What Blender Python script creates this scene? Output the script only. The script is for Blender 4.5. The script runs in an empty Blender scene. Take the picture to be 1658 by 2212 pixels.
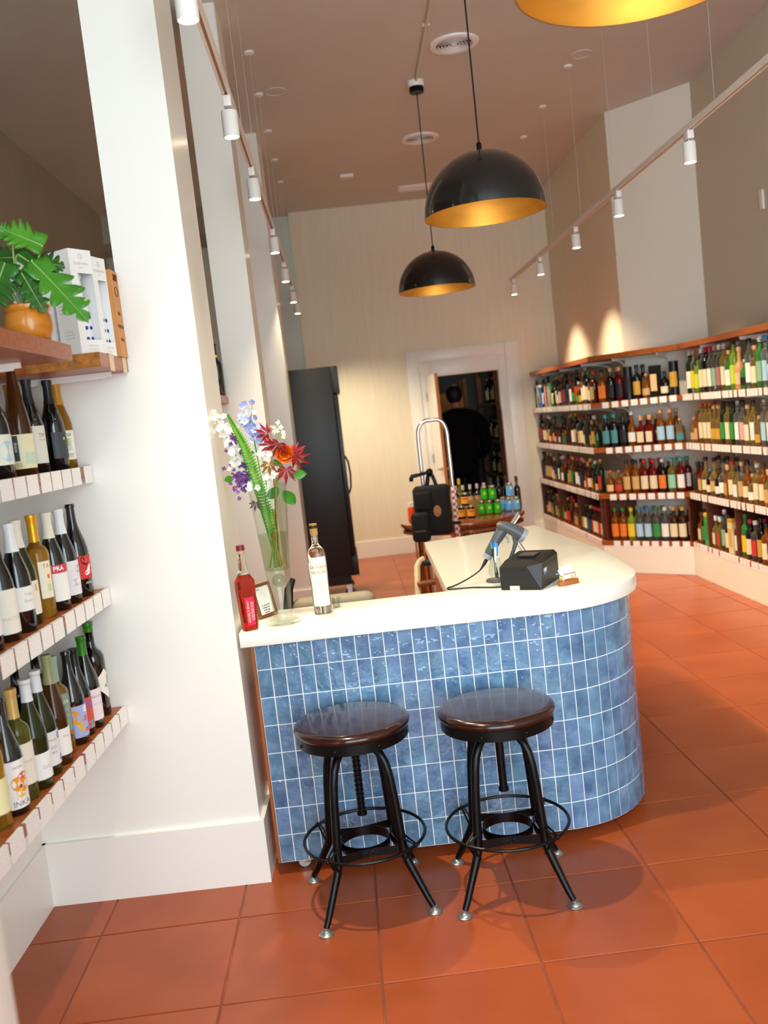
import bpy, bmesh, math, random
from mathutils import Vector, Matrix

random.seed(7)
PI = math.pi
SC = bpy.context.scene
COL = SC.collection

# ------------------------------------------------------------------ camera
cam_d = bpy.data.cameras.new('camera')
cam_d.sensor_fit = 'HORIZONTAL'
cam_d.sensor_width = 24.0
cam_d.lens = 1974.390 / 1658.0 * 24.0
cam_d.clip_start = 0.05
cam = bpy.data.objects.new('camera', cam_d)
COL.objects.link(cam)
_r, _u, _w = Vector((0.9937360, -0.0151373, -0.1107228)), Vector((0.1116861, 0.1003241, 0.9886664)), Vector((0.0038575, 0.9948397, -0.1013863))
_m = Matrix((_r, _u, -_w)).transposed().to_4x4()
_m.translation = Vector((0.5209530, -3.3224531, 1.6721465))
cam.matrix_world = _m
SC.camera = cam
cam_d.dof.use_dof = True
cam_d.dof.focus_distance = 3.6
cam_d.dof.aperture_fstop = 2.4

# ------------------------------------------------------------------ view, world, daylight
SC.view_settings.view_transform = 'Standard'
SC.view_settings.look = 'None'
SC.view_settings.gamma = 1.0
SC.view_settings.use_curve_mapping = False
SC.view_settings.exposure = 0.06
SC.cycles.use_denoising = True
SC.cycles.caustics_reflective = False
SC.cycles.caustics_refractive = False
SC.cycles.sample_clamp_indirect = 6.0
SC.cycles.max_bounces = 9
SC.cycles.transmission_bounces = 8
SC.cycles.adaptive_threshold = 0.02

world = bpy.data.worlds.new('world'); SC.world = world
world.use_nodes = True
_bg = world.node_tree.nodes['Background']
_bg.inputs[0].default_value = (0.80, 0.90, 1.0, 1)
_bg.inputs[1].default_value = 1.0

def area_light(name, loc, target, sx, sy, power, color):
    d = bpy.data.lights.new(name, 'AREA'); d.shape = 'RECTANGLE'; d.size = sx; d.size_y = sy
    d.energy = power; d.color = color
    o = bpy.data.objects.new(name, d); COL.objects.link(o)
    o.location = loc
    o.rotation_euler = (Vector(target) - Vector(loc)).to_track_quat('-Z', 'Y').to_euler()
    return o
# daylight entering through the storefront glazing behind the camera
area_light('storefront_daylight', (0.9, -5.35, 2.1), (0.9, 0.0, 2.25), 4.6, 3.7, 390.0, (0.76, 0.91, 1.0))

TRACK_W, PENDANT_W = 195.0, 2.5       # watts of one track head, one pendant bulb
WARM = (1.0, 0.84, 0.58)

# ------------------------------------------------------------------ room frame (the shop is turned a little against the counter)
TH = 0.029
CT, ST = math.cos(TH), math.sin(TH)
def uvw(u, v, z=0.0):
    return Vector((u * CT - v * ST, u * ST + v * CT, z))

# ------------------------------------------------------------------ helpers
def lin(c):
    return tuple((x / 12.92) if x <= 0.04045 else ((x + 0.055) / 1.055) ** 2.4 for x in c)
def hexc(h):
    h = h.lstrip('#')
    return lin(tuple(int(h[i:i + 2], 16) / 255 for i in (0, 2, 4)))

MATS = {}
def mat(name, color, rough=0.5, metal=0.0, trans=0.0, ior=1.45, noise=0.0, nscale=8.0, bump=0.0, bscale=60.0,
        emit=None, estr=0.0, coat=0.0, stretch=None, rand=0.0, spec=0.5, alpha=1.0, col2=None, sheen=0.0, sss=0.0):
    if name in MATS: return MATS[name]
    m = bpy.data.materials.new(name); m.use_nodes = True
    nt = m.node_tree; n = nt.nodes; l = nt.links
    b = n['Principled BSDF']
    col = hexc(color) if isinstance(color, str) else color
    b.inputs['Base Color'].default_value = (*col, 1)
    b.inputs['Roughness'].default_value = rough
    b.inputs['Metallic'].default_value = metal
    b.inputs['IOR'].default_value = ior
    b.inputs['Transmission Weight'].default_value = trans
    b.inputs['Specular IOR Level'].default_value = spec
    b.inputs['Alpha'].default_value = alpha
    if coat: b.inputs['Coat Weight'].default_value = coat; b.inputs['Coat Roughness'].default_value = 0.08
    if sheen: b.inputs['Sheen Weight'].default_value = sheen
    if sss: b.inputs['Subsurface Weight'].default_value = sss; b.inputs['Subsurface Radius'].default_value = (0.02, 0.01, 0.005)
    if emit is not None:
        b.inputs['Emission Color'].default_value = (*(hexc(emit) if isinstance(emit, str) else emit), 1)
        b.inputs['Emission Strength'].default_value = estr
    if noise or bump or rand or col2:
        tc = n.new('ShaderNodeTexCoord'); mp = n.new('ShaderNodeMapping')
        l.new(tc.outputs['Object'], mp.inputs['Vector'])
        if stretch: mp.inputs['Scale'].default_value = stretch
        oi = n.new('ShaderNodeObjectInfo')
        addv = n.new('ShaderNodeVectorMath'); addv.operation = 'ADD'
        mul = n.new('ShaderNodeVectorMath'); mul.operation = 'SCALE'
        mul.inputs[0].default_value = (13.1, 7.7, 5.3); l.new(oi.outputs['Random'], mul.inputs['Scale'])
        l.new(mp.outputs['Vector'], addv.inputs[0]); l.new(mul.outputs['Vector'], addv.inputs[1])
        vec = addv.outputs['Vector']
        if noise or rand or col2:
            nz = n.new('ShaderNodeTexNoise'); nz.inputs['Scale'].default_value = nscale; nz.inputs['Detail'].default_value = 5
            l.new(vec, nz.inputs['Vector'])
            c2 = hexc(col2) if isinstance(col2, str) else col2
            lo = c2 if c2 else tuple(x * (1 - noise) for x in col)
            hi = col if c2 else tuple(min(1, x * (1 + noise)) for x in col)
            mx = n.new('ShaderNodeMix'); mx.data_type = 'RGBA'
            mx.inputs[6].default_value = (*lo, 1); mx.inputs[7].default_value = (*hi, 1)
            rp = n.new('ShaderNodeMapRange'); rp.inputs[1].default_value = 0.3; rp.inputs[2].default_value = 0.7
            l.new(nz.outputs['Fac'], rp.inputs[0]); l.new(rp.outputs[0], mx.inputs[0])
            out = mx.outputs[2]
            if rand:
                hs = n.new('ShaderNodeHueSaturation')
                mr = n.new('ShaderNodeMapRange'); mr.inputs[3].default_value = 1 - rand; mr.inputs[4].default_value = 1 + rand
                l.new(oi.outputs['Random'], mr.inputs[0]); l.new(mr.outputs[0], hs.inputs['Value'])
                l.new(out, hs.inputs['Color']); out = hs.outputs['Color']
            l.new(out, b.inputs['Base Color'])
        if bump:
            nb = n.new('ShaderNodeTexNoise'); nb.inputs['Scale'].default_value = bscale; nb.inputs['Detail'].default_value = 4
            l.new(vec, nb.inputs['Vector'])
            bp = n.new('ShaderNodeBump'); bp.inputs['Strength'].default_value = bump; bp.inputs['Distance'].default_value = 0.01
            l.new(nb.outputs['Fac'], bp.inputs['Height']); l.new(bp.outputs['Normal'], b.inputs['Normal'])
    MATS[name] = m
    return m

def glass(name, color, rough=0.0, ior=1.45):
    return mat(name, color, rough=rough, trans=1.0, ior=ior)

def thin_glass(name, tint, rough=0.0, ior=1.45):
    m = bpy.data.materials.new(name); m.use_nodes = True; nt = m.node_tree; n = nt.nodes; l = nt.links
    n.remove(n['Principled BSDF']); tr = n.new('ShaderNodeBsdfTransparent'); gl = n.new('ShaderNodeBsdfGlossy'); mx = n.new('ShaderNodeMixShader'); lw = n.new('ShaderNodeLayerWeight'); pw = n.new('ShaderNodeMath'); pw.operation = 'POWER'; pw.inputs[1].default_value = 4.5; fr = n.new('ShaderNodeMath'); fr.operation = 'MULTIPLY_ADD'; fr.inputs[1].default_value = 0.55 * (ior - 1) / 0.45; fr.inputs[2].default_value = 0.03
    l.new(lw.outputs['Facing'], pw.inputs[0]); l.new(pw.outputs[0], fr.inputs[0])
    tr.inputs[0].default_value = (*hexc(tint), 1); gl.inputs['Roughness'].default_value = rough
    l.new(fr.outputs[0], mx.inputs[0]); l.new(tr.outputs[0], mx.inputs[1]); l.new(gl.outputs[0], mx.inputs[2]); l.new(mx.outputs[0], n['Material Output'].inputs['Surface'])
    return m
class MB:
    """collects shapes and links them as ONE mesh object"""
    def __init__(s): s.v = []; s.f = []; s.flat = set()
    def add(s, v, f):
        o = len(s.v); s.v += [tuple(x) for x in v]; s.f += [tuple(i + o for i in q) for q in f]; return s
    def box(s, a, b, M=None):
        x0, y0, z0 = a; x1, y1, z1 = b
        v = [Vector(p) for p in ((x0,y0,z0),(x1,y0,z0),(x1,y1,z0),(x0,y1,z0),(x0,y0,z1),(x1,y0,z1),(x1,y1,z1),(x0,y1,z1))]
        if M is not None: v = [M @ p for p in v]
        return s.add(v, ((0,3,2,1),(4,5,6,7),(0,1,5,4),(1,2,6,5),(2,3,7,6),(3,0,4,7)))
    def cbox(s, c, size, M=None):
        c = Vector(c); h = Vector(size) / 2
        return s.box(c - h, c + h, M)
    def bbox(s, a, b, r=0.004, seg=2, M=None):
        bm = bmesh.new()
        bmesh.ops.create_cube(bm, size=1.0)
        a = Vector(a); b = Vector(b)
        for q in bm.verts:
            q.co = Vector([(a[i] + b[i]) / 2 + q.co[i] * (b[i] - a[i]) for i in range(3)])
        bmesh.ops.bevel(bm, geom=bm.edges[:], offset=r, segments=seg, affect='EDGES', profile=0.5)
        bm.verts.index_update()
        v = [(M @ q.co) if M is not None else q.co.copy() for q in bm.verts]
        f = [[w.index for w in q.verts] for q in bm.faces]
        if r < 0.012:
            big = sorted(range(len(f)), key=lambda i: -bm.faces[i].calc_area())[:6] if not bm.faces.ensure_lookup_table() else []
            s.flat |= {len(s.f) + i for i in big}
        bm.free(); return s.add(v, f)
    def lathe(s, prof, n=24, c=(0,0,0), M=None, closed=False):
        c = Vector(c); v = []; f = []; idx = []
        for (r, z) in prof:
            if r < 1e-6: idx.append([len(v)]); v.append(c + Vector((0,0,z)))
            else:
                idx.append(list(range(len(v), len(v) + n)))
                v += [c + Vector((r * math.cos(2*PI*k/n), r * math.sin(2*PI*k/n), z)) for k in range(n)]
        pairs = list(zip(idx, idx[1:])) + ([(idx[-1], idx[0])] if closed else [])
        for A, B in pairs:
            for k in range(n):
                k2 = (k + 1) % n
                if len(A) == 1 and len(B) == 1: continue
                if len(A) == 1: f.append((A[0], B[k2], B[k]))
                elif len(B) == 1: f.append((A[k], A[k2], B[0]))
                else: f.append((A[k], A[k2], B[k2], B[k]))
        if M is not None: v = [M @ p for p in v]
        return s.add(v, f)
    def tube(s, pts, r, n=8, closed=False, cap=True):
        pts = [Vector(p) for p in pts]; m = len(pts)
        rad = r if isinstance(r, (list, tuple)) else [r] * m
        v = []; f = []; up = None
        for i, p in enumerate(pts):
            a = pts[i - 1] if (i > 0 or closed) else p
            b = pts[(i + 1) % m] if (i < m - 1 or closed) else p
            t = (b - a).normalized()
            if up is None:
                up = Vector((0,0,1)) if abs(t.z) < 0.9 else Vector((1,0,0))
            x = t.cross(up)
            if x.length < 1e-6: x = t.orthogonal()
            x.normalize(); y = x.cross(t).normalized(); up = y
            v += [p + (x * math.cos(2*PI*k/n) + y * math.sin(2*PI*k/n)) * rad[i] for k in range(n)]
        rng = range(m) if closed else range(m - 1)
        for i in rng:
            A = i * n; B = ((i + 1) % m) * n
            f += [(A + k, A + (k+1) % n, B + (k+1) % n, B + k) for k in range(n)]
        if cap and not closed:
            f.append(tuple(range(n - 1, -1, -1))); f.append(tuple((m - 1) * n + k for k in range(n)))
        return s.add(v, f)
    def prism(s, poly, z0, z1, M=None):
        n = len(poly)
        v = [Vector((x, y, z0)) for x, y in poly] + [Vector((x, y, z1)) for x, y in poly]
        if M is not None: v = [M @ p for p in v]
        f = [tuple(range(n - 1, -1, -1)), tuple(range(n, 2 * n))]
        f += [(i, (i + 1) % n, n + (i + 1) % n, n + i) for i in range(n)]
        return s.add(v, f)
    def sphere(s, c, r, nu=12, nv=8, sc=(1,1,1), M=None):
        prof = [(r * math.sin(PI * i / nv), -r * math.cos(PI * i / nv)) for i in range(nv + 1)]
        prof[0] = (0, -r); prof[-1] = (0, r)
        t = MB().lathe(prof, nu)
        v = [Vector((p[0] * sc[0], p[1] * sc[1], p[2] * sc[2])) for p in t.v]
        if M is not None: v = [M @ p for p in v]
        c = Vector(c)
        return s.add([p + c for p in v], t.f)
    def mesh(s, name, smooth=True, ang=38):
        me = bpy.data.meshes.new(name)
        me.from_pydata([tuple(p) for p in s.v], [], s.f)
        bm = bmesh.new(); bm.from_mesh(me); bmesh.ops.recalc_face_normals(bm, faces=bm.faces[:]); bm.to_mesh(me); bm.free()
        if smooth:
            me.polygons.foreach_set('use_smooth', [i not in s.flat for i in range(len(me.polygons))])
            me.set_sharp_from_angle(angle=math.radians(ang))
        me.update()
        return me
    def build(s, name, m, parent=None, smooth=True, ang=38, loc=None, rz=None):
        return put(name, s.mesh(name, smooth, ang), m, parent, loc, rz)

def put(name, me, m, parent=None, loc=None, rz=None, rot=None):
    o = bpy.data.objects.new(name, me); COL.objects.link(o)
    if m is not None:
        if len(me.materials) == 0: me.materials.append(None)
        o.material_slots[0].link = 'OBJECT'; o.material_slots[0].material = m
    if loc is not None: o.location = loc
    if rz is not None: o.rotation_euler = (0, 0, rz)
    if rot is not None: o.rotation_euler = rot
    if parent is not None: o.parent = parent
    return o
def tag(o, label, cat, group=None, kind=None):
    o['label'] = label; o['category'] = cat
    if group: o['group'] = group
    if kind: o['kind'] = kind
    return o
def thing(name, label, cat, loc=(0,0,0), rz=0.0, group=None):
    o = bpy.data.objects.new(name, None); COL.objects.link(o)
    o.empty_display_size = 0.1
    o.location = loc; o.rotation_euler = (0, 0, rz)
    return tag(o, label, cat, group)
def struct(name, mb, m, room=True, parent=None, smooth=False, label=None):
    o = mb.build(name, m, parent, smooth=smooth)
    if parent is None:
        if room: o.rotation_euler = (0, 0, TH)
        o['kind'] = 'structure'
    if label: o['label'] = label
    return o
def Tr(x, y, z): return Matrix.Translation((x, y, z))
def Rz(a): return Matrix.Rotation(a, 4, 'Z')
def Rx(a): return Matrix.Rotation(a, 4, 'X')
def Ry(a): return Matrix.Rotation(a, 4, 'Y')

def text_geo(body, size, bold=0.0, space=1.0):
    cu = bpy.data.curves.new('t', 'FONT'); cu.body = body; cu.size = size
    cu.align_x = 'CENTER'; cu.align_y = 'CENTER'; cu.resolution_u = 2; cu.offset = bold; cu.space_character = space
    o = bpy.data.objects.new('t', cu); COL.objects.link(o)
    me = bpy.data.meshes.new_from_object(o.evaluated_get(bpy.context.evaluated_depsgraph_get()))
    v = [p.co.copy() for p in me.vertices]; f = [tuple(q.vertices) for q in me.polygons]
    bpy.data.objects.remove(o); bpy.data.curves.remove(cu); bpy.data.meshes.remove(me)
    return v, f
def wrap_text(mb, body, size, r, z, a0=0.0, bold=0.0, tilt=0.0, space=1.0):
    """lettering laid on a cylinder of radius r; angle a0 is measured from local -Y"""
    v, f = text_geo(body, size, bold, space)
    c, s_ = math.cos(tilt), math.sin(tilt); w = []
    for p in v:
        x = p.x * c - p.y * s_; y = p.x * s_ + p.y * c
        a = a0 + x / r
        w.append((r * math.sin(a), -r * math.cos(a), z + y))
    return mb.add(w, f)
def flat_text(mb, body, size, M, bold=0.0, space=1.0):
    v, f = text_geo(body, size, bold, space)
    return mb.add([M @ p for p in v], f)
def sector(mb, r, z0, z1, a0, a1, n=10, th=0.0006):
    """curved label: part of a cylinder, angles from local -Y"""
    v = []; f = []
    for i in range(n + 1):
        a = a0 + (a1 - a0) * i / n
        for rr in (r, r + th):
            for z in (z0, z1): v.append((rr * math.sin(a), -rr * math.cos(a), z))
    for i in range(n):
        A = i * 4; B = A + 4
        f += [(A+2, B+2, B+3, A+3), (A, A+1, B+1, B), (A+1, A+3, B+3, B+1), (A, B, B+2, A+2)]
    f += [(0, 2, 3, 1), (n*4, n*4+1, n*4+3, n*4+2)]
    return mb.add(v, f)

ORD = ['first', 'second', 'third', 'fourth', 'fifth', 'sixth', 'seventh', 'eighth', 'ninth', 'tenth']
# ------------------------------------------------------------------ shared materials
M_WALL = mat('warm_white_paint', '#efebdb', rough=0.42, noise=0.02, nscale=2.0, bump=0.03, bscale=120)
M_PILLAR = mat('satin_white_paint', '#f3f0e8', rough=0.28, bump=0.02, bscale=40)
M_WALLPAPER = mat('grasscloth_cream', '#e8e0c8', rough=0.6, noise=0.035, nscale=6.0, stretch=(9, 9, 0.45), bump=0.1, bscale=12)
M_BOARD = mat('painted_baseboard', '#f2efe8', rough=0.3)
M_CEIL = mat('taupe_ceiling', '#cdcac2', rough=0.62, noise=0.03, nscale=1.5)
M_GREYWALL = mat('grey_room_paint', '#a59c88', rough=0.7, noise=0.04, nscale=3)
M_WOOD = mat('cherry_wood', '#b0612f', rough=0.35, col2='#8e4519', nscale=5.0, stretch=(3, 14, 14))
M_WOODD = mat('dark_shelf_wood', '#6d3218', rough=0.45, col2='#4d2210', nscale=5.0, stretch=(3, 14, 14))
M_BLACKM = mat('black_metal', '#0b0b0c', rough=0.32, metal=0.6, spec=0.6)
M_CHROME = mat('chrome', '#d8d8d6', rough=0.18, metal=1.0)
M_ALU = mat('brushed_steel', '#b9b8b2', rough=0.38, metal=1.0)
M_BRASS = mat('brass', '#d5a545', rough=0.25, metal=1.0)
M_WHITEP = mat('white_plastic', '#f2f0ec', rough=0.35)
M_PAPER = mat('white_paper', '#f1eee7', rough=0.7)
M_INK = mat('grey_ink', '#6b6a6c', rough=0.7)
M_INKB = mat('black_ink', '#1b1a1c', rough=0.6)
M_BLACK = mat('matte_black', '#0c0c0d', rough=0.55)
# ================================================================== STRUCTURE
ZC = 4.2
# ---- floor: scored terracotta concrete, every square its own piece
M_FLOOR = mat('terracotta_concrete', '#aa532c', rough=0.3, col2='#9a4621', nscale=2.6, bump=0.035, bscale=55, rand=0.05, spec=0.45)
M_JOINT = mat('floor_joint', '#8a4a33', rough=0.6, noise=0.25, nscale=9)
FS = 0.48256
floor = struct('floor', MB().box((-2.4, -5.0, -0.12), (3.9, 10.3, -0.0035)), M_JOINT, label='terracotta coloured scored concrete floor')
_h = FS / 2 - 0.003
_tile = MB().bbox((-_h, -_h, -0.02), (_h, _h, 0.0), r=0.002, seg=1).mesh('tile', smooth=False)
for k in range(-2, 8):
    for j in range(-17, 10):
        u0 = -0.1356 + FS * k; v0 = -0.2716 - FS * j
        put('tile', _tile, M_FLOOR, floor, (u0 + FS / 2, v0 + FS / 2, 0))

# ---- ceiling and walls
struct('ceiling', MB().box((-2.4, -5.0, ZC), (3.9, 8.1, ZC + 0.1)), M_CEIL)
DU0, DU1, DZ = 1.54, 2.36, 2.10
struct('wall_back', MB().box((0.053, 7.8, 0), (DU0, 7.92, ZC)).box((DU1, 7.8, 0), (3.3, 7.92, ZC)).box((DU0, 7.8, DZ), (DU1, 7.92, ZC)), M_WALLPAPER)
struct('wall_back_recess', MB().box((-2.4, 7.97, 0), (0.053, 8.07, ZC)), mat('pale_green_white', '#d9dacd', rough=0.5))
struct('wall_right_back', MB().box((3.1, 5.2, 0), (3.3, 7.8, ZC)), M_WALLPAPER)
struct('wall_right_diagonal', MB().prism([(3.1, 5.2), (3.66, 4.6), (3.9, 4.6), (3.3, 5.2)], 0, ZC), M_WALL)
struct('wall_right', MB().box((3.66, -5.0, 0), (3.9, 4.6, ZC)), mat('sage_grey_paint', '#d0cbb6', rough=0.45))
struct('wall_far_left', MB().box((-2.1, -5.0, 0), (-1.95, 7.0, ZC)), M_GREYWALL)
struct('wall_far_left_recess', MB().box((-2.4, 7.0, 0), (-2.3, 7.97, ZC)).box((-2.3, 7.2, 3.93), (-0.35, 7.97, ZC)), M_GREYWALL)
# storefront: openings for the big windows behind the camera
struct('wall_front', MB().box((-2.1, -5.0, 0), (-1.2, -4.85, ZC)).box((3.2, -5.0, 0), (3.9, -4.85, ZC))
       .box((-1.2, -5.0, 3.95), (3.2, -4.85, ZC)).box((-1.2, -5.0, 0), (3.2, -4.85, 0.28)).box((0.9, -5.0, 0.28), (1.02, -4.85, 3.95)), M_WALL)

# ---- left side: pillars, each with a low wing closing a shelving bay
def pillar(name, x0, x1, y0, y1, wing, wz, room):
    F = Matrix(((1, 0, 0, 0), (0, 0, -1, y0 + 0.12), (0, 1, 0, 0), (0, 0, 0, 1)))
    struct(name, MB().prism([(wing, 0), (x1, 0), (x1, ZC), (x0, ZC), (x0, wz), (wing, wz)], 0, 0.12, F).box((x0, y0 + 0.12, 0), (x1, y1, ZC)), M_PILLAR, room=room)
pillar('wall_left_near', -0.311, -0.055, -0.03, 0.318, -0.99, 1.935, False)
pillar('wall_left_middle', -0.268, -0.05, 2.34, 2.69, -0.99, 1.915, True)
pillar('wall_left_far', -0.27, -0.035, 4.775, 5.31, -0.99, 1.915, True)
struct('wall_left', MB().box((-0.99, -4.8, 0), (-0.87, -0.031, 1.93)), M_PILLAR, room=False)
struct('wall_left_bay', MB().box((-0.99, 0.12, 0), (-0.87, 2.33, 1.9)).box((-0.99, 2.47, 0), (-0.87, 4.77, 1.9)).box((-0.99, 4.9, 0), (-0.05, 5.0, 0.05)), M_PILLAR)
def board(name, pts, h, th, room):
    """baseboard along a polyline, proud of the wall to the right hand of travel"""
    mb = MB()
    for (a, b) in zip(pts, pts[1:]):
        a = Vector((*a, 0)); b = Vector((*b, 0)); t = (b - a).normalized(); n = Vector((t.y, -t.x, 0))
        mb.prism([(a - t * 0).to_2d(), (b + t * th).to_2d(), (b + t * th + n * th).to_2d(), (a + n * th).to_2d()], 0, h)
    return struct(name, mb, M_BOARD, room=room)
board('baseboard_left', [(-0.87, -0.03), (-0.055, -0.03), (-0.055, 0.318)], 0.242, 0.016, False)
board('baseboard_left_wall', [(-0.87, -3.2), (-0.87, -0.03)], 0.242, 0.012, False)
board('baseboard_left_middle', [(-0.87, 2.34), (-0.05, 2.34), (-0.05, 2.69)], 0.23, 0.016, True)
board('baseboard_left_far', [(-0.87, 4.775), (-0.035, 4.775), (-0.035, 5.31)], 0.23, 0.016, True)
board('baseboard_back', [(0.053, 7.8), (1.26, 7.8)], 0.20, 0.014, True)
board('baseboard_back_right', [(2.62, 7.8), (2.74, 7.8)], 0.20, 0.014, True)

# ---- white jamb of the shop front right beside the camera
struct('trim_1', MB().bbox((-0.42, -2.40, 0), (-0.03, -2.178, ZC), r=0.004), M_PILLAR, room=False, smooth=True)

# ---- back door with its casing and the dark stock room behind it
door = thing('door_1', 'white panel door standing open into the shop before the stock room', 'door', uvw(0, 0, 0), TH)
door['kind'] = 'structure'; del door['category']
cas = MB().bbox((1.255, 7.772, 0), (1.395, 7.8, 2.425), r=0.004).bbox((2.455, 7.772, 0), (2.615, 7.8, 2.425), r=0.004).bbox((1.395, 7.772, 2.285), (2.455, 7.8, 2.425), r=0.004)
cas.build('door_casing', M_BOARD, door)
fr = MB().bbox((1.395, 7.786, 0), (1.55, 7.9, 2.285), r=0.003).bbox((2.355, 7.786, 0), (2.455, 7.9, 2.285), r=0.003).bbox((1.55, 7.786, 2.10), (2.355, 7.9, 2.285), r=0.003)
fr.bbox((2.37, 7.776, 0), (2.40, 7.79, 2.12), r=0.002).bbox((1.53, 7.776, 2.11), (2.37, 7.79, 2.135), r=0.002)
fr.build('door_frame', M_BOARD, door)
LM = Tr(1.468, 7.775, 0.02) @ Rz(-PI / 2 + 0.045)
leaf = MB().box((0, 0, 0), (0.72, 0.036, 2.09), LM).build('door_leaf', M_BOARD, door, smooth=False)
MB().box((0.72, 0.0, 0.0), (0.724, 0.036, 2.09), LM).build('door_edge', mat('raw_pine', '#c47a41', rough=0.6, noise=0.12, nscale=8, stretch=(10, 10, 1)), leaf)
for hz in (0.3, 1.05, 1.8):
    MB().box((-0.004, -0.004, hz), (0.05, 0.002, hz + 0.1), LM).lathe([(0, hz - 0.005), (0.008, hz - 0.005), (0.008, hz + 0.105), (0, hz + 0.105)], 10, M=LM).build('hinge', M_ALU, leaf)
hb = MB()
for s_ in (-1, 1):
    y = -0.004 if s_ < 0 else 0.040
    hb.lathe([(0, 0), (0.027, 0), (0.027, 0.008), (0.012, 0.012), (0.011, 0.045), (0, 0.045)], 16, M=LM @ Tr(0.655, y, 1.0) @ Rx(PI / 2 * (1 if s_ < 0 else -1)))
    hb.tube([LM @ Vector((0.655, y + s_ * 0.042, 1.0)), LM @ Vector((0.60, y + s_ * 0.046, 1.0)), LM @ Vector((0.55, y + s_ * 0.044, 0.998))], 0.009, 8)
hb.build('door_handle', M_BRASS, leaf)
MB().bbox((2.46, 7.752, 2.27), (2.50, 7.772, 2.42), r=0.003).build('contact_sensor', M_WHITEP, door)
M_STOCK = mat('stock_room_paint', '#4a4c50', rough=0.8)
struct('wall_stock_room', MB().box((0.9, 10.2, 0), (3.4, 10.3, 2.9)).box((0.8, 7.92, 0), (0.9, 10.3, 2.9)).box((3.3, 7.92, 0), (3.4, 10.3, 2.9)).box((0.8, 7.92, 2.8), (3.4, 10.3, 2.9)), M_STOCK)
# ================================================================== COUNTER
TW, THH = 0.0532, 0.10715            # tile pitch
ZB, ZR1 = 0.048, 0.798               # bottom of the tiles, first full joint
ZS, ST_ = 0.952, 0.056               # worktop top and thickness
AX, AR = 1.09, 0.40                  # start and radius of the rounded corner
M_GROUT = mat('white_grout', '#e8eaea', rough=0.85)
def tile_mat():
    m = bpy.data.materials.new('blue_glazed_tile'); m.use_nodes = True
    nt = m.node_tree; n = nt.nodes; l = nt.links; b = n['Principled BSDF']
    tc = n.new('ShaderNodeTexCoord'); oi = n.new('ShaderNodeObjectInfo')
    mul = n.new('ShaderNodeVectorMath'); mul.operation = 'SCALE'; mul.inputs[0].default_value = (31.0, 17.0, 23.0)
    l.new(oi.outputs['Random'], mul.inputs['Scale'])
    add = n.new('ShaderNodeVectorMath'); l.new(tc.outputs['Object'], add.inputs[0]); l.new(mul.outputs['Vector'], add.inputs[1])
    nz = n.new('ShaderNodeTexNoise'); nz.inputs['Scale'].default_value = 14; nz.inputs['Detail'].default_value = 4; l.new(add.outputs['Vector'], nz.inputs['Vector'])
    cr = n.new('ShaderNodeValToRGB'); l.new(nz.outputs['Fac'], cr.inputs['Fac'])
    cr.color_ramp.elements[0].position = 0.3; cr.color_ramp.elements[0].color = (*hexc('#44678a'), 1)
    cr.color_ramp.elements[1].position = 0.72; cr.color_ramp.elements[1].color = (*hexc('#7094b2'), 1)
    hs = n.new('ShaderNodeHueSaturation'); l.new(cr.outputs['Color'], hs.inputs['Color'])
    mr = n.new('ShaderNodeMapRange'); mr.inputs[3].default_value = 0.92; mr.inputs[4].default_value = 1.10; l.new(oi.outputs['Random'], mr.inputs[0]); l.new(mr.outputs[0], hs.inputs['Value'])
    mh = n.new('ShaderNodeMapRange'); mh.inputs[3].default_value = 0.494; mh.inputs[4].default_value = 0.512
    fr = n.new('ShaderNodeMath'); fr.operation = 'MULTIPLY'; fr.inputs[1].default_value = 7.31; l.new(oi.outputs['Random'], fr.inputs[0])
    fr2 = n.new('ShaderNodeMath'); fr2.operation = 'FRACT'; l.new(fr.outputs[0], fr2.inputs[0]); l.new(fr2.outputs[0], mh.inputs[0]); l.new(mh.outputs[0], hs.inputs['Hue'])
    l.new(hs.outputs['Color'], b.inputs['Base Color'])
    b.inputs['Roughness'].default_value = 0.07; b.inputs['Specular IOR Level'].default_value = 0.6
    n1 = n.new('ShaderNodeTexNoise'); n1.inputs['Scale'].default_value = 21; n1.inputs['Detail'].default_value = 2.5; l.new(add.outputs['Vector'], n1.inputs['Vector'])
    bp = n.new('ShaderNodeBump'); bp.inputs['Strength'].default_value = 0.65; bp.inputs['Distance'].default_value = 0.010
    l.new(n1.outputs['Fac'], bp.inputs['Height']); l.new(bp.outputs['Normal'], b.inputs['Normal'])
    return m
M_TILE = tile_mat()
counter = thing('counter', 'bar counter faced in glossy blue tiles with rounded right end', 'counter', (0, 0, 0))
def outline(off, y_end=1.95, x0=0.0, n=14):
    """outer face of the counter, offset outward by off"""
    P = [(x0, -off)]
    for i in range(n + 1):
        a = -PI / 2 + (PI / 2) * i / n
        P.append((AX + (AR + off) * math.cos(a), AR + (AR + off) * math.sin(a)))
    P.append((AX + AR + off, y_end))
    return P
IN = [(0.80, 1.78), (0.80, 0.27), (0.0, 0.27)]
MB().prism(outline(0.0, 1.78) + IN, ZB, ZS - ST_).build('grout_backing', M_GROUT, counter, smooth=True, ang=30)
M_PLY = mat('stained_plywood', '#9a5527', rough=0.5, noise=0.15, nscale=5, stretch=(10, 10, 1.2))
MB().box((-0.012, -0.004, ZB), (-0.001, 0.27, ZS - ST_)).build('end_panel', M_PLY, counter, smooth=False)
MB().box((0.786, 0.27, ZB), (0.80, 1.78, ZS - ST_)).box((0.0, 0.27, ZB), (0.80, 0.283, ZS - ST_)).build('inner_panel', M_PLY, counter, smooth=False)
g_ = 0.0020
tmesh = {}
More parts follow.
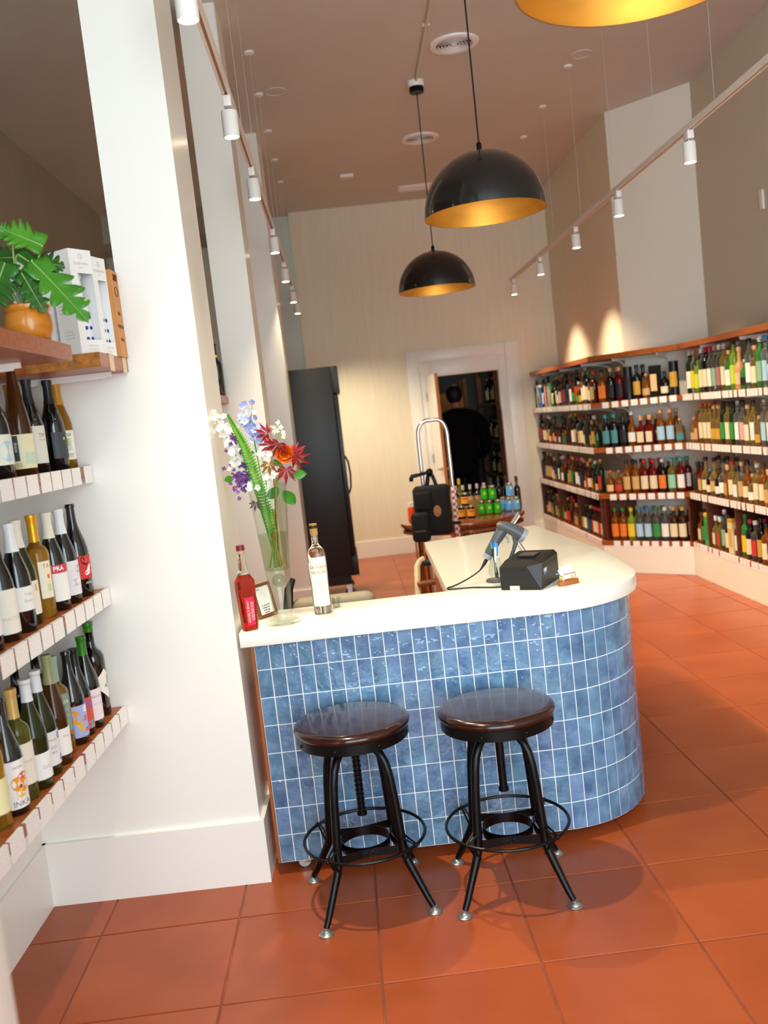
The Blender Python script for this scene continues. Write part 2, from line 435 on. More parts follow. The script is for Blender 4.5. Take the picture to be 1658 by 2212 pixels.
def tile_mesh(h):
    k = round(h, 4)
    if k not in tmesh:
        tmesh[k] = MB().bbox((-TW / 2 + g_, -0.0018, g_), (TW / 2 - g_, 0.004, h - g_), r=0.0008, seg=1).mesh('tile', smooth=False)
    return tmesh[k]
rows = [(ZB + i * THH, THH) for i in range(7)] + [(ZR1, ZS - ST_ - ZR1 - 0.002)]
cols = [((i + 0.5) * TW, 0.0, 0.0) for i in range(int(AX / TW))]
na = int(AX / TW); s_arc = na * TW
rest = []
s = s_arc + TW / 2; NT = 0
total = AX + AR * PI / 2 + (1.78 - AR)
while s < total - TW / 2:
    if s < AX: cols.append((s, 0, 0))
    elif s < AX + AR * PI / 2:
        a = (s - AX) / AR; cols.append((AX + AR * math.sin(a), AR - AR * math.cos(a), a))
    else: cols.append((AX + AR, AR + s - AX - AR * PI / 2, PI / 2))
    s += TW
for i, (x, y, a) in enumerate(cols):
    if i < 36:
        for (z, h) in rows: put('tile', tile_mesh(h), M_TILE, counter, (x, y, z), a)
    else: rest.append((x, y, a))
mb = MB()
for (x, y, a) in rest:
    for (z, h) in rows:
        t = MB().box((-TW / 2 + g_, -0.0018, z + g_), (TW / 2 - g_, 0.004, z + h - g_), Tr(x, y, 0) @ Rz(a)); mb.add(t.v, t.f)
o = mb.build('side_tiles', M_TILE, counter, smooth=False); o['kind'] = 'stuff'
# casters
def caster(x, y, rz):
    M = Tr(x, y, 0) @ Rz(rz)
    w = MB().lathe([(0, -0.009), (0.022, -0.009), (0.024, -0.006), (0.024, 0.006), (0.022, 0.009), (0, 0.009)], 20, M=M @ Tr(0, 0, 0.024) @ Rx(PI / 2)).build('caster', mat('caster_rubber', '#b9c0bd', rough=0.5), counter)
    f = MB().box((-0.024, -0.014, 0.043), (0.028, 0.014, 0.0475), M).box((-0.012, -0.0125, 0.018), (0.020, -0.0105, 0.045), M).box((-0.012, 0.0105, 0.018), (0.020, 0.0125, 0.045), M)
    f.lathe([(0, -0.014), (0.006, -0.014), (0.006, 0.014), (0, 0.014)], 8, M=M @ Tr(0, 0, 0.024) @ Rx(PI / 2)).box((-0.046, -0.008, 0.036), (-0.012, 0.008, 0.042), M)
    f.build('caster_fork', M_CHROME, w)
caster(0.082, 0.05, 0.2); caster(0.95, 0.12, 0.9); caster(1.40, 0.55, 0.4); caster(1.35, 1.6, 1.2)

# white worktop, one slab
M_TOP = mat('white_quartz', '#f5f2ea', rough=0.16, col2='#efeade', nscale=1.6, spec=0.5)
pts = [(-0.075, -0.032), (-0.044, -0.032)] + outline(0.036, 0.95, -0.03)[1:-1] + [(1.53, 0.60), (1.53, 0.95), (1.41, 2.02), (0.749, 1.81), (0.755, 0.325), (-0.044, 0.325)]
pts = pts[1:]
bm = bmesh.new()
vs = [bm.verts.new((x, y, ZS - ST_)) for x, y in pts]
fc = bm.faces.new(vs)
ex = bmesh.ops.extrude_face_region(bm, geom=[fc])
bmesh.ops.translate(bm, vec=(0, 0, ST_), verts=[q for q in ex['geom'] if isinstance(q, bmesh.types.BMVert)])
bmesh.ops.recalc_face_normals(bm, faces=bm.faces[:])
ed = [e for e in bm.edges if abs(e.verts[0].co.z - e.verts[1].co.z) < 1e-5]
bmesh.ops.bevel(bm, geom=ed, offset=0.003, segments=2, affect='EDGES', profile=0.5)
me = bpy.data.meshes.new('worktop'); bm.to_mesh(me); bm.free()
me.polygons.foreach_set('use_smooth', [abs(q.normal.z) < .98 and not (abs(q.normal.z) < .02 and q.area > .03) for q in me.polygons]); me.set_sharp_from_angle(angle=math.radians(32))
tag(put('worktop', me, M_TOP), 'white L-shaped quartz worktop with rounded corner on the blue counter', 'countertop')

# ================================================================== STOOLS
M_SEAT = mat('mahogany_seat', '#34120c', rough=0.17, col2='#1c0906', nscale=4.0, stretch=(2, 12, 12), coat=0.25)
M_GLIDE = mat('zinc_glide', '#a9aaa5', rough=0.35, metal=0.9)
def stool(label, loc, rz, feet, screw_drop, rough_screw, zs=0.656):
    t = thing('bar_stool', label, 'stool', loc, 0, 'pair of bar stools at the blue counter')
    R = 0.203
    seat = MB().lathe([(0, zs), (R - 0.03, zs), (R - 0.012, zs - 0.003), (R - 0.003, zs - 0.010), (R, zs - 0.018), (R - 0.003, zs - 0.027), (R - 0.008, zs - 0.030), (0, zs - 0.030)], 56)
    seat.build('seat', M_SEAT, t, ang=50)
    b = MB().lathe([(0, zs - 0.0305), (R - 0.008, zs - 0.0305), (R - 0.008, zs - 0.066), (R - 0.012, zs - 0.066), (R - 0.012, zs - 0.036), (0, zs - 0.036)], 56)
    band = b.build('seat_band', M_BLACKM, t, ang=50)
    riv = MB().sphere((0, 0, 0), 0.0072, 10, 6, (1, 1, 0.6)).mesh('rivet')
    for k in range(8):
        a = rz + PI / 8 + k * PI / 4
        put('rivet', riv, M_BLACKM, band, ((R - 0.008) * math.cos(a), (R - 0.008) * math.sin(a), zs - 0.05), rot=(0, PI / 2, a))
    # hub under the seat and the screw column
    MB().lathe([(0, zs - 0.036), (0.075, zs - 0.038), (0.07, zs - 0.062), (0.03, zs - 0.085), (0.022, zs - 0.11), (0, zs - 0.11)], 24).build('seat_hub', M_BLACKM, t)
    zb = zs - 0.066 - screw_drop
    prof = [(0, zs - 0.1), (0.0145, zs - 0.1)]
    if rough_screw:
        z = zs - 0.12
        while z > zb + 0.02:
            prof += [(0.0145, z), (0.0145, z - 0.009), (0.0118, z - 0.011), (0.0118, z - 0.015)]; z -= 0.017
    prof += [(0.0145, zb + 0.012), (0.018, zb + 0.012), (0.018, zb), (0, zb)]
    MB().lathe(prof, 20).build('screw_column', M_BLACKM, t, ang=30)
    # adjusting lever with its spring
    if rough_screw:
        MB().tube([(-0.06, -0.03, zs - 0.088), (0.02, -0.02, zs - 0.10), (0.09, 0.01, zs - 0.118)], 0.005, 8).build('lever', M_BLACKM, t)
        MB().tube([(0.035 + 0.007 * math.cos(k * 0.8), -0.0 + 0.007 * math.sin(k * 0.8), zs - 0.075 - 0.0011 * k) for k in range(36)], 0.0018, 5).build('spring', M_CHROME, t)
    legs = []
    for (fx, fy) in feet:
        d = Vector((fx - loc[0], fy - loc[1], 0)); D = d.length; d.normalize()
        # leg: out of the hub, bend, down with a slight splay, kink at the footring, splay to the foot
        prof = [(0.022, zs - 0.083), (0.055, zs - 0.087), (0.085, zs - 0.099), (0.108, zs - 0.119), (0.125, zs - 0.148), (0.136, zs - 0.19), (0.145, 0.40), (0.158, 0.245), (0.162, 0.195), (0.174, 0.165), (D - 0.02, 0.045), (D - 0.004, 0.022)]
        q = [d * r + Vector((0, 0, z)) for r, z in prof]
        lg = MB().tube(q, [0.0145] * 7 + [0.0155, 0.0155, 0.0145, 0.0115, 0.0105], 10).build('leg', M_BLACKM, t, ang=50)
        e = d * D
        MB().lathe([(0, 0), (0.025, 0), (0.0258, 0.004), (0.0225, 0.007), (0.019, 0.0075), (0.016, 0.013), (0.010, 0.017), (0.010, 0.024), (0, 0.026)], 20, c=(e.x, e.y, 0)).build('foot_glide', M_GLIDE, lg)
        legs.append(d)
    # footrest ring on four brackets
    ZF, RF = 0.229, 0.2135
    MB().tube([(RF * math.cos(a), RF * math.sin(a), ZF) for a in [2 * PI * k / 56 for k in range(56)]], 0.0058, 8, closed=True).build('footrest_ring', M_BLACKM, t)
    for d in legs:
        s_ = Vector((-d.y, d.x, 0)) * 0.011
        br = MB()
        for sg in (-1, 1):
            br.tube([d * 0.158 + s_ * sg + Vector((0, 0, 0.255)), d * (RF - 0.004) + s_ * sg * 0.4 + Vector((0, 0, ZF + 0.005)), d * 0.166 + s_ * sg + Vector((0, 0, 0.165))], 0.0042, 6)
        br.sphere(d * RF + Vector((0, 0, ZF)), 0.0085, 10, 6)
        br.build('footrest_bracket', M_BLACKM, t)
    # inner hoop and the two straps around it
    ZI = 0.205
    n = 40; v = []; f = []
    hoop = MB().lathe([(0.085, ZI - 0.017), (0.087, ZI - 0.017), (0.087, ZI + 0.017), (0.085, ZI + 0.017)], 44, closed=True)
    hoop.build('brace_hoop', M_BLACKM, t, ang=60)
    for i in range(4):
        d0, d1 = legs[i], legs[(i + 1) % 4]
        mid = ((d0 + d1) / 2).normalized() * 0.0885
        a = d0 * 0.158; b = d1 * 0.158
        P = []
        for k in range(9):
            tt = k / 8; P.append(a * (1 - tt) ** 2 + mid * 2 * 1.0 * tt * (1 - tt) * 1.0 + b * tt ** 2 if False else (a.lerp(mid, tt * 2) if tt < .5 else mid.lerp(b, tt * 2 - 1)))
        # smooth the strap
        Q = [P[0]] + [(P[k - 1] + P[k] * 2 + P[k + 1]) / 4 for k in range(1, 8)] + [P[8]]
        st = MB()
        for k in range(8):
            A, B = Q[k], Q[k + 1]; nn = Vector((-(B - A).y, (B - A).x, 0)).normalized() * 0.0015
            st.add([A + nn + Vector((0,0,ZI-.014)), B + nn + Vector((0,0,ZI-.014)), B + nn + Vector((0,0,ZI+.014)), A + nn + Vector((0,0,ZI+.014)),
                    A - nn + Vector((0,0,ZI-.014)), B - nn + Vector((0,0,ZI-.014)), B - nn + Vector((0,0,ZI+.014)), A - nn + Vector((0,0,ZI+.014))],
                   ((0,1,2,3), (7,6,5,4), (3,2,6,7), (0,4,5,1)))
        sp = st.build('brace_strap', M_BLACKM, t, ang=60)
        mr = mid.normalized() * 0.0915
        for sg in (-0.011, 0.011):
            tn = Vector((-mid.y, mid.x, 0)).normalized() * sg
            put('rivet', riv, M_BLACKM, sp, mr + tn + Vector((0, 0, ZI)), rot=(0, PI / 2, math.atan2(mid.y, mid.x)))
    return t
stool('dark mahogany topped bar stool with ridged screw post, nearer the white pillar', (0.339, -0.231, 0), 0.1,
      [(0.187, -0.447), (0.554, -0.382), (0.498, -0.02), (0.122, -0.075)], 0.285, True)
stool('dark mahogany topped bar stool with smooth screw post, nearer the rounded counter end', (0.840, -0.256, 0), 0.0,
      [(0.65, -0.434), (1.017, -0.446), (1.03, -0.081), (0.661, -0.062)], 0.245, False)
# ================================================================== BOTTLES (shared builder)
G_DARK = mat('dark_wine_glass', '#07090a', rough=0.05, spec=0.7, coat=0.3)
G_OLIVE = mat('olive_wine_glass', '#3a3f12', rough=0.03, trans=0.55, ior=1.4)
G_AMBERW = mat('orange_wine_glass', '#e09a1c', rough=0.03, trans=0.75, ior=1.36)
G_YELLOW = mat('pale_wine_glass', '#f0b440', rough=0.02, trans=0.85, ior=1.36)
G_BROWN = mat('brown_wine_glass', '#5b3414', rough=0.04, trans=0.5, ior=1.38)
_mc = {}
def cmat(hexv, rough=0.55, metal=0.0):
    k = 'paint_' + hexv.strip('#') + ('_m' if metal else '')
    return mat(k, hexv, rough=rough, metal=metal)
PROFILES = {   # (radius share, height share)
    'bordeaux': (0.0375, 0.315, [(0, 0), (.9, 0), (1, .012), (1, .60), (.97, .635), (.82, .675), (.52, .71), (.40, .74), (.37, .80), (.37, .955), (.43, .96), (.43, .985), (.38, 1.0), (0, 1.0)]),
    'burgundy': (0.040, 0.318, [(0, 0), (.9, 0), (1, .012), (1, .46), (.96, .52), (.82, .60), (.62, .68), (.46, .75), (.385, .81), (.36, .87), (.35, .955), (.41, .96), (.41, .985), (.36, 1.0), (0, 1.0)]),
    'flute': (0.0375, 0.352, [(0, 0), (.9, 0), (1, .012), (1, .40), (.96, .46), (.83, .56), (.66, .66), (.50, .77), (.40, .85), (.37, .90), (.36, .965), (.42, .97), (.42, .985), (.38, 1.0), (0, 1.0)]),
    'spirit': (0.0385, 0.30, [(0, 0), (.92, 0), (1, .014), (1, .60), (.97, .65), (.84, .69), (.56, .72), (.40, .745), (.36, .79), (.36, .90), (.42, .905), (.42, .93), (.36, .935), (0, .935)]),
    'longneck': (0.040, 0.31, [(0, 0), (.92, 0), (1, .014), (1, .50), (.94, .56), (.70, .61), (.46, .65), (.37, .70), (.34, .90), (.40, .905), (.40, .925), (.34, .93), (0, .93)]),
    'squat': (0.050, 0.235, [(0, 0), (.92, 0), (1, .02), (1, .48), (.97, .56), (.84, .645), (.58, .70), (.36, .73), (.29, .77), (.29, .87), (.34, .875), (.34, .90), (.29, .905), (0, .905)]),
    'slim': (0.033, 0.33, [(0, 0), (.92, 0), (1, .012), (1, .66), (.95, .70), (.70, .745), (.48, .77), (.42, .80), (.42, .91), (.48, .915), (.48, .935), (.42, .94), (0, .94)]),
    'square': (0.040, 0.27, None), 'gift': (0.045, 0.30, None), 'tube': (0.045, 0.32, None),
}
def prof_of(kind, sc=1.0):
    R, H, P = PROFILES[kind]
    return [(R * r * sc, H * h * sc) for r, h in P], R * sc, H * sc
_bm = {}
def bottle_meshes(kind):
    """body, cap, label meshes of a shelf bottle (label faces local -Y)"""
    if kind in _bm: return _bm[kind]
    R, H, P = PROFILES[kind]
    if P:
        pr, _, _ = prof_of(kind)
        body = MB().lathe(pr, 14).mesh('liquor_bottle', ang=50)
        rn = R * (0.47 if kind in ('longneck', 'spirit', 'slim') else 0.38)
        cz = 0.90 if kind not in ('bordeaux', 'burgundy', 'flute') else 0.80
        cap = MB().lathe([(0, H * cz), (rn, H * cz), (rn * 1.02, H * 0.995), (rn * 0.9, H * 1.003), (0, H * 1.003)], 12).mesh('cap', ang=50)
        top = 0.40 if kind in ('burgundy', 'flute', 'squat', 'longneck') else 0.52
        lab = sector(MB(), R * 1.003, H * 0.13, H * top, -1.05, 1.05, 6, 0.0007).mesh('label', ang=50)
        res = (body, cap, lab)
    elif kind == 'square':
        body = MB().bbox((-.04, -.031, 0), (.04, .031, .165), r=.009).lathe([(.03, .16), (.026, .175), (.014, .19), (.013, .235), (0, .235)], 14).mesh('liquor_bottle', ang=50)
        cap = MB().lathe([(0, .228), (.019, .228), (.019, .268), (.017, .27), (0, .27)], 12).mesh('cap', ang=50)
        lab = MB().box((-.031, -.0318, .03), (.031, -.0311, .125)).mesh('label', smooth=False)
        res = (body, cap, lab)
    elif kind == 'gift':
        body = MB().bbox((-.045, -.045, 0), (.045, .045, .30), r=.001, seg=1).mesh('gift_box', smooth=False)
        cap = MB().box((-.0455, -.0455, .27), (.0455, .0455, .3005)).mesh('lid', smooth=False)
        lab = MB().box((-.034, -.0459, .06), (.034, -.0452, .22)).mesh('label', smooth=False)
        res = (body, cap, lab)
    else:
        body = MB().lathe([(0, 0), (.045, 0), (.045, .30), (0, .30)], 18).mesh('bottle_tube', ang=50)
        cap = MB().lathe([(0, .295), (.046, .295), (.046, .32), (0, .32)], 18).mesh('lid', ang=50)
        lab = sector(MB(), .0452, .08, .22, -1.0, 1.0, 6, .0007).mesh('label', ang=50)
        res = (body, cap, lab)
    _bm[kind] = res
    return res

# ================================================================== LEFT SHELVES
SHX = -0.49
M_TAGP = mat('price_card_clip', '#f3efe9', rough=0.35)
def tag_mat():
    m = bpy.data.materials.new('printed_price_card'); m.use_nodes = True
    nt = m.node_tree; n = nt.nodes; l = nt.links; b = n['Principled BSDF']; b.inputs['Roughness'].default_value = 0.35
    tc = n.new('ShaderNodeTexCoord'); sp = n.new('ShaderNodeSeparateXYZ'); l.new(tc.outputs['Generated'], sp.inputs[0])
    w = n.new('ShaderNodeMath'); w.operation = 'MULTIPLY'; w.inputs[1].default_value = 9.0; l.new(sp.outputs['Z'], w.inputs[0])
    fr = n.new('ShaderNodeMath'); fr.operation = 'FRACT'; l.new(w.outputs[0], fr.inputs[0])
    gt = n.new('ShaderNodeMath'); gt.operation = 'GREATER_THAN'; gt.inputs[1].default_value = 0.72; l.new(fr.outputs[0], gt.inputs[0])
    nz = n.new('ShaderNodeTexNoise'); nz.inputs['Scale'].default_value = 130; l.new(tc.outputs['Object'], nz.inputs['Vector'])
    g2 = n.new('ShaderNodeMath'); g2.operation = 'GREATER_THAN'; g2.inputs[1].default_value = 0.5; l.new(nz.outputs['Fac'], g2.inputs[0])
    mu = n.new('ShaderNodeMath'); mu.operation = 'MULTIPLY'; l.new(gt.outputs[0], mu.inputs[0]); l.new(g2.outputs[0], mu.inputs[1])
    mx = n.new('ShaderNodeMix'); mx.data_type = 'RGBA'; mx.inputs[6].default_value = (*hexc('#f7f4f1'), 1); mx.inputs[7].default_value = (*hexc('#e3dcd9'), 1)
    l.new(mu.outputs[0], mx.inputs[0]); l.new(mx.outputs[2], b.inputs['Base Color'])
    return m
M_TAG = tag_mat()
def card_mesh(w, h):
    return MB().box((-w / 2, -0.0012, -h), (w / 2, 0.0, 0.001)).box((-w / 2, -0.0012, 0.001), (w / 2, 0.010, 0.0018)).mesh('price_card', smooth=False)
CARD_L = card_mesh(0.087, 0.058)
def bracket(par, x0, x1, y, zt, drop, m=M_WHITEP):
    """white shelf bracket: arm under the board and a curved brace to the wall (x0 wall side, x1 front)"""
    s_ = 1 if x1 > x0 else -1
    mb = MB().box((min(x0, x1), y - 0.006, zt - 0.016), (max(x0, x1), y + 0.006, zt - 0.0005))
    P = []
    for k in range(9):
        a = k / 8 * PI / 2
        P.append((x1 - s_ * 0.02 + (x0 - x1 + s_ * 0.025) * (math.sin(a)), y, zt - 0.016 - drop * (1 - math.cos(a))))
    mb.tube(P, 0.006, 6)
    mb.build('bracket', m, par)
SHELF_Z = {'A': 1.62, 'B': 1.174, 'C': 0.73}
NAMES = {'A': 'upper', 'B': 'middle', 'C': 'lowest'}
gapsA = {1}
for k, z in SHELF_Z.items():
    t = thing('wine_shelf', '%s cherry wood wine shelf with price cards left of the white pillar' % NAMES[k], 'shelf', (0, 0, z), 0, 'wine shelves by the pillar')
    MB().bbox((-0.869, -1.75, -0.034), (SHX, -0.0305, 0.0), r=0.002, seg=1).build('shelf_board', M_WOOD, t, smooth=False)
    y = -0.034; i = 0
    while y > -1.7:
        gap = 0.022 if (i % 5 == 4) else 0.011
        if i == 1 and k == 'A': y -= 0.032
        o = put('price_card', CARD_L, M_TAG, t, (SHX + 0.0002, y - 0.0455, 0.0), PI / 2)
        y -= 0.087 + gap; i += 1
    for yb in (-0.62, -1.4): bracket(t, -0.868, -0.52, yb, -0.034, 0.14)

def wine(shelf, x, y, kind, body, cap, capm, lab, label, name='wine_bottle', rz=None, sc=1.0, art=None, labz=(0.13, 0.42), laba=1.0, nolab=False):
    z = SHELF_Z[shelf]
    pr, R, H = prof_of(kind, sc)
    # bottles look out across the aisle, towards +X / the camera
    t = thing(name, label, 'bottle', (x, y, z), 1.0 if rz is None else rz, 'wine bottles on the left shelves')
    MB().lathe(pr, 28).build('glass_body', body, t, ang=55)
    if cap:
        zc = {'short': 0.80, 'long': 0.74, 'top': 0.90}[capm]
        # capsule follows the neck
        cp = [(0, H * zc)]
        for q in range(9):
            zz = H * (zc + (1.0 - zc) * q / 8)
            r = None
            for (r0, z0), (r1, z1) in zip(pr, pr[1:]):
                if z0 <= zz <= z1 and z1 > z0: r = r0 + (r1 - r0) * (zz - z0) / (z1 - z0)
            cp.append(((r or R * .36) + 0.0012, zz))
        cp[-1] = (cp[-2][0], H * 1.002)
        cp.append((0, H * 1.003))
        MB().lathe(cp, 24).build('capsule', cap, t, ang=50)
    if not nolab:
        l_ = sector(MB(), R * 1.004, H * labz[0], H * labz[1], -laba, laba, 20).build('label', lab, t, ang=50)
        if art: art(l_, R * 1.004 + 0.0009, H)
    return t
def art_text(lines, m=M_INK):
    def f(par, R, H):
        mb = MB()
        for (s_, size, zz, a0, *r) in lines: wrap_text(mb, s_, size, R, H * zz, a0, *(r or ()))
        mb.build('label_print', m, par, smooth=False)
    return f
def art_blobs(blobs, texts=None):
    """patches of colour printed on a label: (material, a0, a1, z0, z1)"""
    def f(par, R, H):
        for (m, a0, a1, z0, z1) in blobs:
            sector(MB(), R + 0.0002, H * z0, H * z1, a0, a1, max(4, int((a1 - a0) * 9)), 0.0003).build('label_print', m, par, smooth=False)
        if texts: texts(par, R + 0.0009, H)
    return f
def art_petals(petals, texts=None):
    def f(par, R, H):
        for (m, a0, zc, ra, rb, tilt) in petals:
            v = [(0, 0)] + [(ra * math.cos(k * PI / 8), rb * math.sin(k * PI / 8)) for k in range(16)]
            w = []
            for x, y in v:
                x, y = x * math.cos(tilt) - y * math.sin(tilt), x * math.sin(tilt) + y * math.cos(tilt)
                a = a0 + x / R; w.append((R * math.sin(a), -R * math.cos(a), H * zc + y))
            MB().add(w, [(0, k + 1, (k + 1) % 16 + 1) for k in range(16)]).build('label_print', m, par, smooth=False)
        if texts: texts(par, R + 0.0003, H)
    return f
W_, CR, IV = cmat('#f3f1ec'), cmat('#ece2c4'), cmat('#e6e1cf')
K_, GOLD, WHC = cmat('#17171a', 0.4), cmat('#dda321', 0.35, 0.6), cmat('#e8ebee', 0.35)
SAGE, OLV, GRN = cmat('#8fb3a3', 0.35), cmat('#97976b', 0.35), cmat('#2f7d12', 0.3)
RED, ORG, LAV, PINK = cmat('#d3322d'), cmat('#f19a1f'), cmat('#a9b3e0'), cmat('#f0dfe2')
# --- upper shelf
wine('A', -0.555, -0.66, 'burgundy', G_DARK, None, None, cmat('#e4e6d3'), 'dark wine bottle with pale blue label, frame-edge end of upper shelf', sc=.95, art=art_petals([(cmat('#a7cfdd'), .1, .26, .026, .03, 0)]))
wine('A', -0.56, -0.47, 'flute', G_BROWN, None, None, cmat('#eee6bf'), 'tall brown tapering bottle with cream woodland label on upper shelf', rz=.75, laba=1.25, labz=(.06, .36),
     art=art_blobs([(cmat('#3d4a52'), -1.05, -.62, .13, .35), (cmat('#cfdcc4'), -.2, .9, .1, .2), (cmat('#d9c98e'), -1.0, -.5, .075, .115)], art_text([('WINE', .012, .25, -.83, 0, PI / 2)], W_)))
wine('A', -0.66, -0.40, 'bordeaux', G_DARK, None, None, IV, 'dark bottle half hidden behind the tall brown one, upper shelf', labz=(.12, .34), art=art_text([('SCE', .016, .28, 0.1)]))
wine('A', -0.575, -0.315, 'burgundy', G_DARK, K_, 'long', IV, 'dark bottle with black capsule and narrow ivory label on upper shelf', laba=.62, sc=.955, labz=(.1, .5), rz=.9, art=art_text([('TRI', .016, .40, 0.15), ('COLLI DI', .006, .35, .15)]))
wine('A', -0.55, -0.195, 'burgundy', G_DARK, K_, 'long', cmat('#43474a'), 'dark bottle with black capsule and dark grey label on upper shelf', sc=.955, laba=.9, art=art_blobs([(cmat('#c9b98a'), .1, .3, .33, .36)]))
wine('A', -0.56, -0.08, 'burgundy', G_AMBERW, cmat('#c78f17', .4), 'long', CR, 'amber orange wine bottle with framed cream label beside white pillar, upper shelf', sc=.95, laba=.9, rz=.7, labz=(.1, .44),
     art=art_blobs([(cmat('#f5efdb'), -.82, .82, .115, .43), (cmat('#b5cf86'), -.35, .35, .26, .35), (cmat('#a9b4da'), -.4, .4, .2, .26)], art_text([('irui', .024, .395, 0), ('MOODY', .011, .16, 0), ('CIDER WINE', .006, .135, 0)], M_INKB)))
# --- middle shelf
wine('B', -0.555, -0.92, 'burgundy', G_DARK, K_, 'long', W_, 'dark bottle with white label at frame edge of middle shelf', rz=.8)
wine('B', -0.555, -0.80, 'burgundy', G_DARK, K_, 'long', cmat('#f1ede0'), 'dark bottle with big cream label reading ATTI on middle shelf', labz=(.07, .46), art=art_text([('MATTIA', .016, .2, 0.0)], cmat('#cfc6ae')))
wine('B', -0.55, -0.69, 'burgundy', G_DARK, WHC, 'long', W_, 'dark bottle with white capsule and short white label on middle shelf', labz=(.2, .42), art=art_text([('Calle', .012, .35, .1), ('Rosso', .012, .29, .1)], cmat('#a9adb8')))
wine('B', -0.57, -0.59, 'burgundy', G_OLIVE, IV, 'long', cmat('#f0e9dc'), 'olive glass bottle with ivory capsule and cream label on middle shelf', labz=(.1, .42), art=art_blobs([(cmat('#d8b47e'), .2, .4, .32, .39)]))
wine('B', -0.562, -0.480, 'bordeaux', G_YELLOW, GOLD, 'long', cmat('#f2ead2'), 'clear golden wine bottle with yellow screw cap on middle shelf', sc=1.02, labz=(.19, .55), laba=.55, rz=.9,
     art=art_blobs([(cmat('#f0a61c'), -1.9, -.95, .2, .56), (cmat('#e8742a'), .1, .3, .38, .42), (cmat('#cfd9a4'), .05, .35, .25, .33)], art_text([('TA', .02, .5, .1)], cmat('#b29a66'))))
wine('B', -0.552, -0.380, 'burgundy', G_DARK, IV, 'long', W_, 'dark bottle with ivory capsule and red banded PRA label on middle shelf', sc=1.0, rz=.85, labz=(.1, .47), laba=1.2,
     art=art_blobs([(cmat('#d23a4b'), -1.2, 1.2, .385, .47)], art_text([('PRA', .02, .43, -.1, .0006)], W_)))
wine('B', -0.55, -0.268, 'burgundy', G_DARK, WHC, 'long', cmat('#e6e2e6'), 'dark bottle with white capsule and misty lavender label on middle shelf', laba=1.2, labz=(.09, .45),
     art=art_petals([(cmat('#b9b2bd'), .5, .36, .016, .014, .4), (cmat('#cac3cc'), .0, .22, .024, .012, .1), (cmat('#f4f3f2'), .45, .24, .012, .008, 0)]))
wine('B', -0.55, -0.145, 'burgundy', G_DARK, None, None, RED, 'dark uncapped bottle with red swan label beside pillar, middle shelf', laba=.75, labz=(.19, .44), sc=1.02,
     art=art_petals([(K_, -.1, .385, .012, .017, .6), (cmat('#e8443c'), -.05, .39, .009, .013, .6), (W_, .1, .26, .014, .009, .5), (W_, .25, .3, .006, .016, -.5)], art_text([('AMZI', .012, .145, .1)], W_)))
# --- lowest shelf
wine('C', -0.56, -1.02, 'bordeaux', G_YELLOW, None, None, cmat('#e9e3ae'), 'pale yellow wine bottle at frame edge of lowest shelf')
wine('C', -0.55, -0.93, 'burgundy', G_DARK, None, None, W_, 'dark bottle with orange flower label reading INK on lowest shelf', laba=1.15, labz=(.06, .47),
     art=art_petals([(cmat('#ddd0c4'), 0, .235, .033, .032, 0), (ORG, -.2, .27, .016, .02, .3), (ORG, .3, .25, .015, .02, -.3), (cmat('#f0b83a'), .05, .19, .015, .013, 0), (cmat('#d8352f'), .25, .33, .016, .009, .2), (cmat('#7c3a58'), .05, .245, .006, .005, 0)], art_text([('INKA', .022, .1, 0), ('ORIGINAL', .007, .41, 0)], M_INK)))
wine('C', -0.555, -0.838, 'bordeaux', mat('green_tint_glass', '#a8a94a', rough=.02, trans=.85, ior=1.36), cmat('#d9b96c', .35, .3), 'long', cmat('#efe9d8'), 'greenish clear wine bottle with gold cap on lowest shelf', laba=.9, labz=(.15, .52), art=art_text([('Verde', .012, .36, 0)], cmat('#c7b998')))
wine('C', -0.545, -0.757, 'burgundy', G_OLIVE, WHC, 'short', cmat('#f4f4f2'), 'olive bottle with white cap and small white label, lowest shelf', labz=(.09, .33), art=art_text([('Gaia', .016, .2, .1)], cmat('#bcbcba')))
wine('C', -0.552, -0.660, 'burgundy', G_OLIVE, WHC, 'short', cmat('#e8e8ee'), 'olive bottle with white cap and blue oval patterned label, lowest shelf', labz=(.1, .42), laba=1.15,
     art=art_petals([(cmat('#7d88b8'), -.7, .36, .012, .012, 0), (cmat('#7d88b8'), .75, .15, .012, .012, 0), (cmat('#7d88b8'), -.75, .15, .012, .012, 0), (cmat('#7d88b8'), .7, .37, .012, .012, 0), (cmat('#f1ecdd'), 0, .26, .026, .04, 0)], art_text([('SANTA', .009, .34, 0), ('DO', .012, .27, 0), ('RO', .012, .22, 0)], cmat('#7179a5'))))
wine('C', -0.545, -0.572, 'flute', G_BROWN, OLV, 'long', W_, 'brown tapering bottle with olive cap and white label, lowest shelf', labz=(.09, .33), sc=.97, art=art_text([('Riva', .014, .26, .1)], cmat('#c9b3a8')))
wine('C', -0.565, -0.480, 'bordeaux', G_YELLOW, SAGE, 'long', cmat('#7fa08c'), 'clear white wine bottle with teal cap and green AVA label, lowest shelf', laba=.62, labz=(.2, .62), rz=.8,
     art=art_blobs([(cmat('#c7512f'), -.1, .55, .205, .235)], art_text([('AVA', .018, .54, .05), ('BIANCO', .008, .46, .05), ('VINO', .008, .40, .05), ('2022', .008, .34, .05)], W_)))
wine('C', -0.550, -0.394, 'burgundy', G_DARK, None, None, LAV, 'dark uncapped bottle with orange and lilac splash label, lowest shelf', sc=.97, laba=1.1, labz=(.08, .42),
     art=art_petals([(ORG, -.55, .3, .014, .026, .3), (cmat('#f3b61e'), -.25, .2, .010, .02, .5), (cmat('#e2583b'), .4, .27, .014, .008, .3), (cmat('#e2583b'), .45, .15, .013, .007, .2), (W_, .45, .37, .012, .012, .3)]))
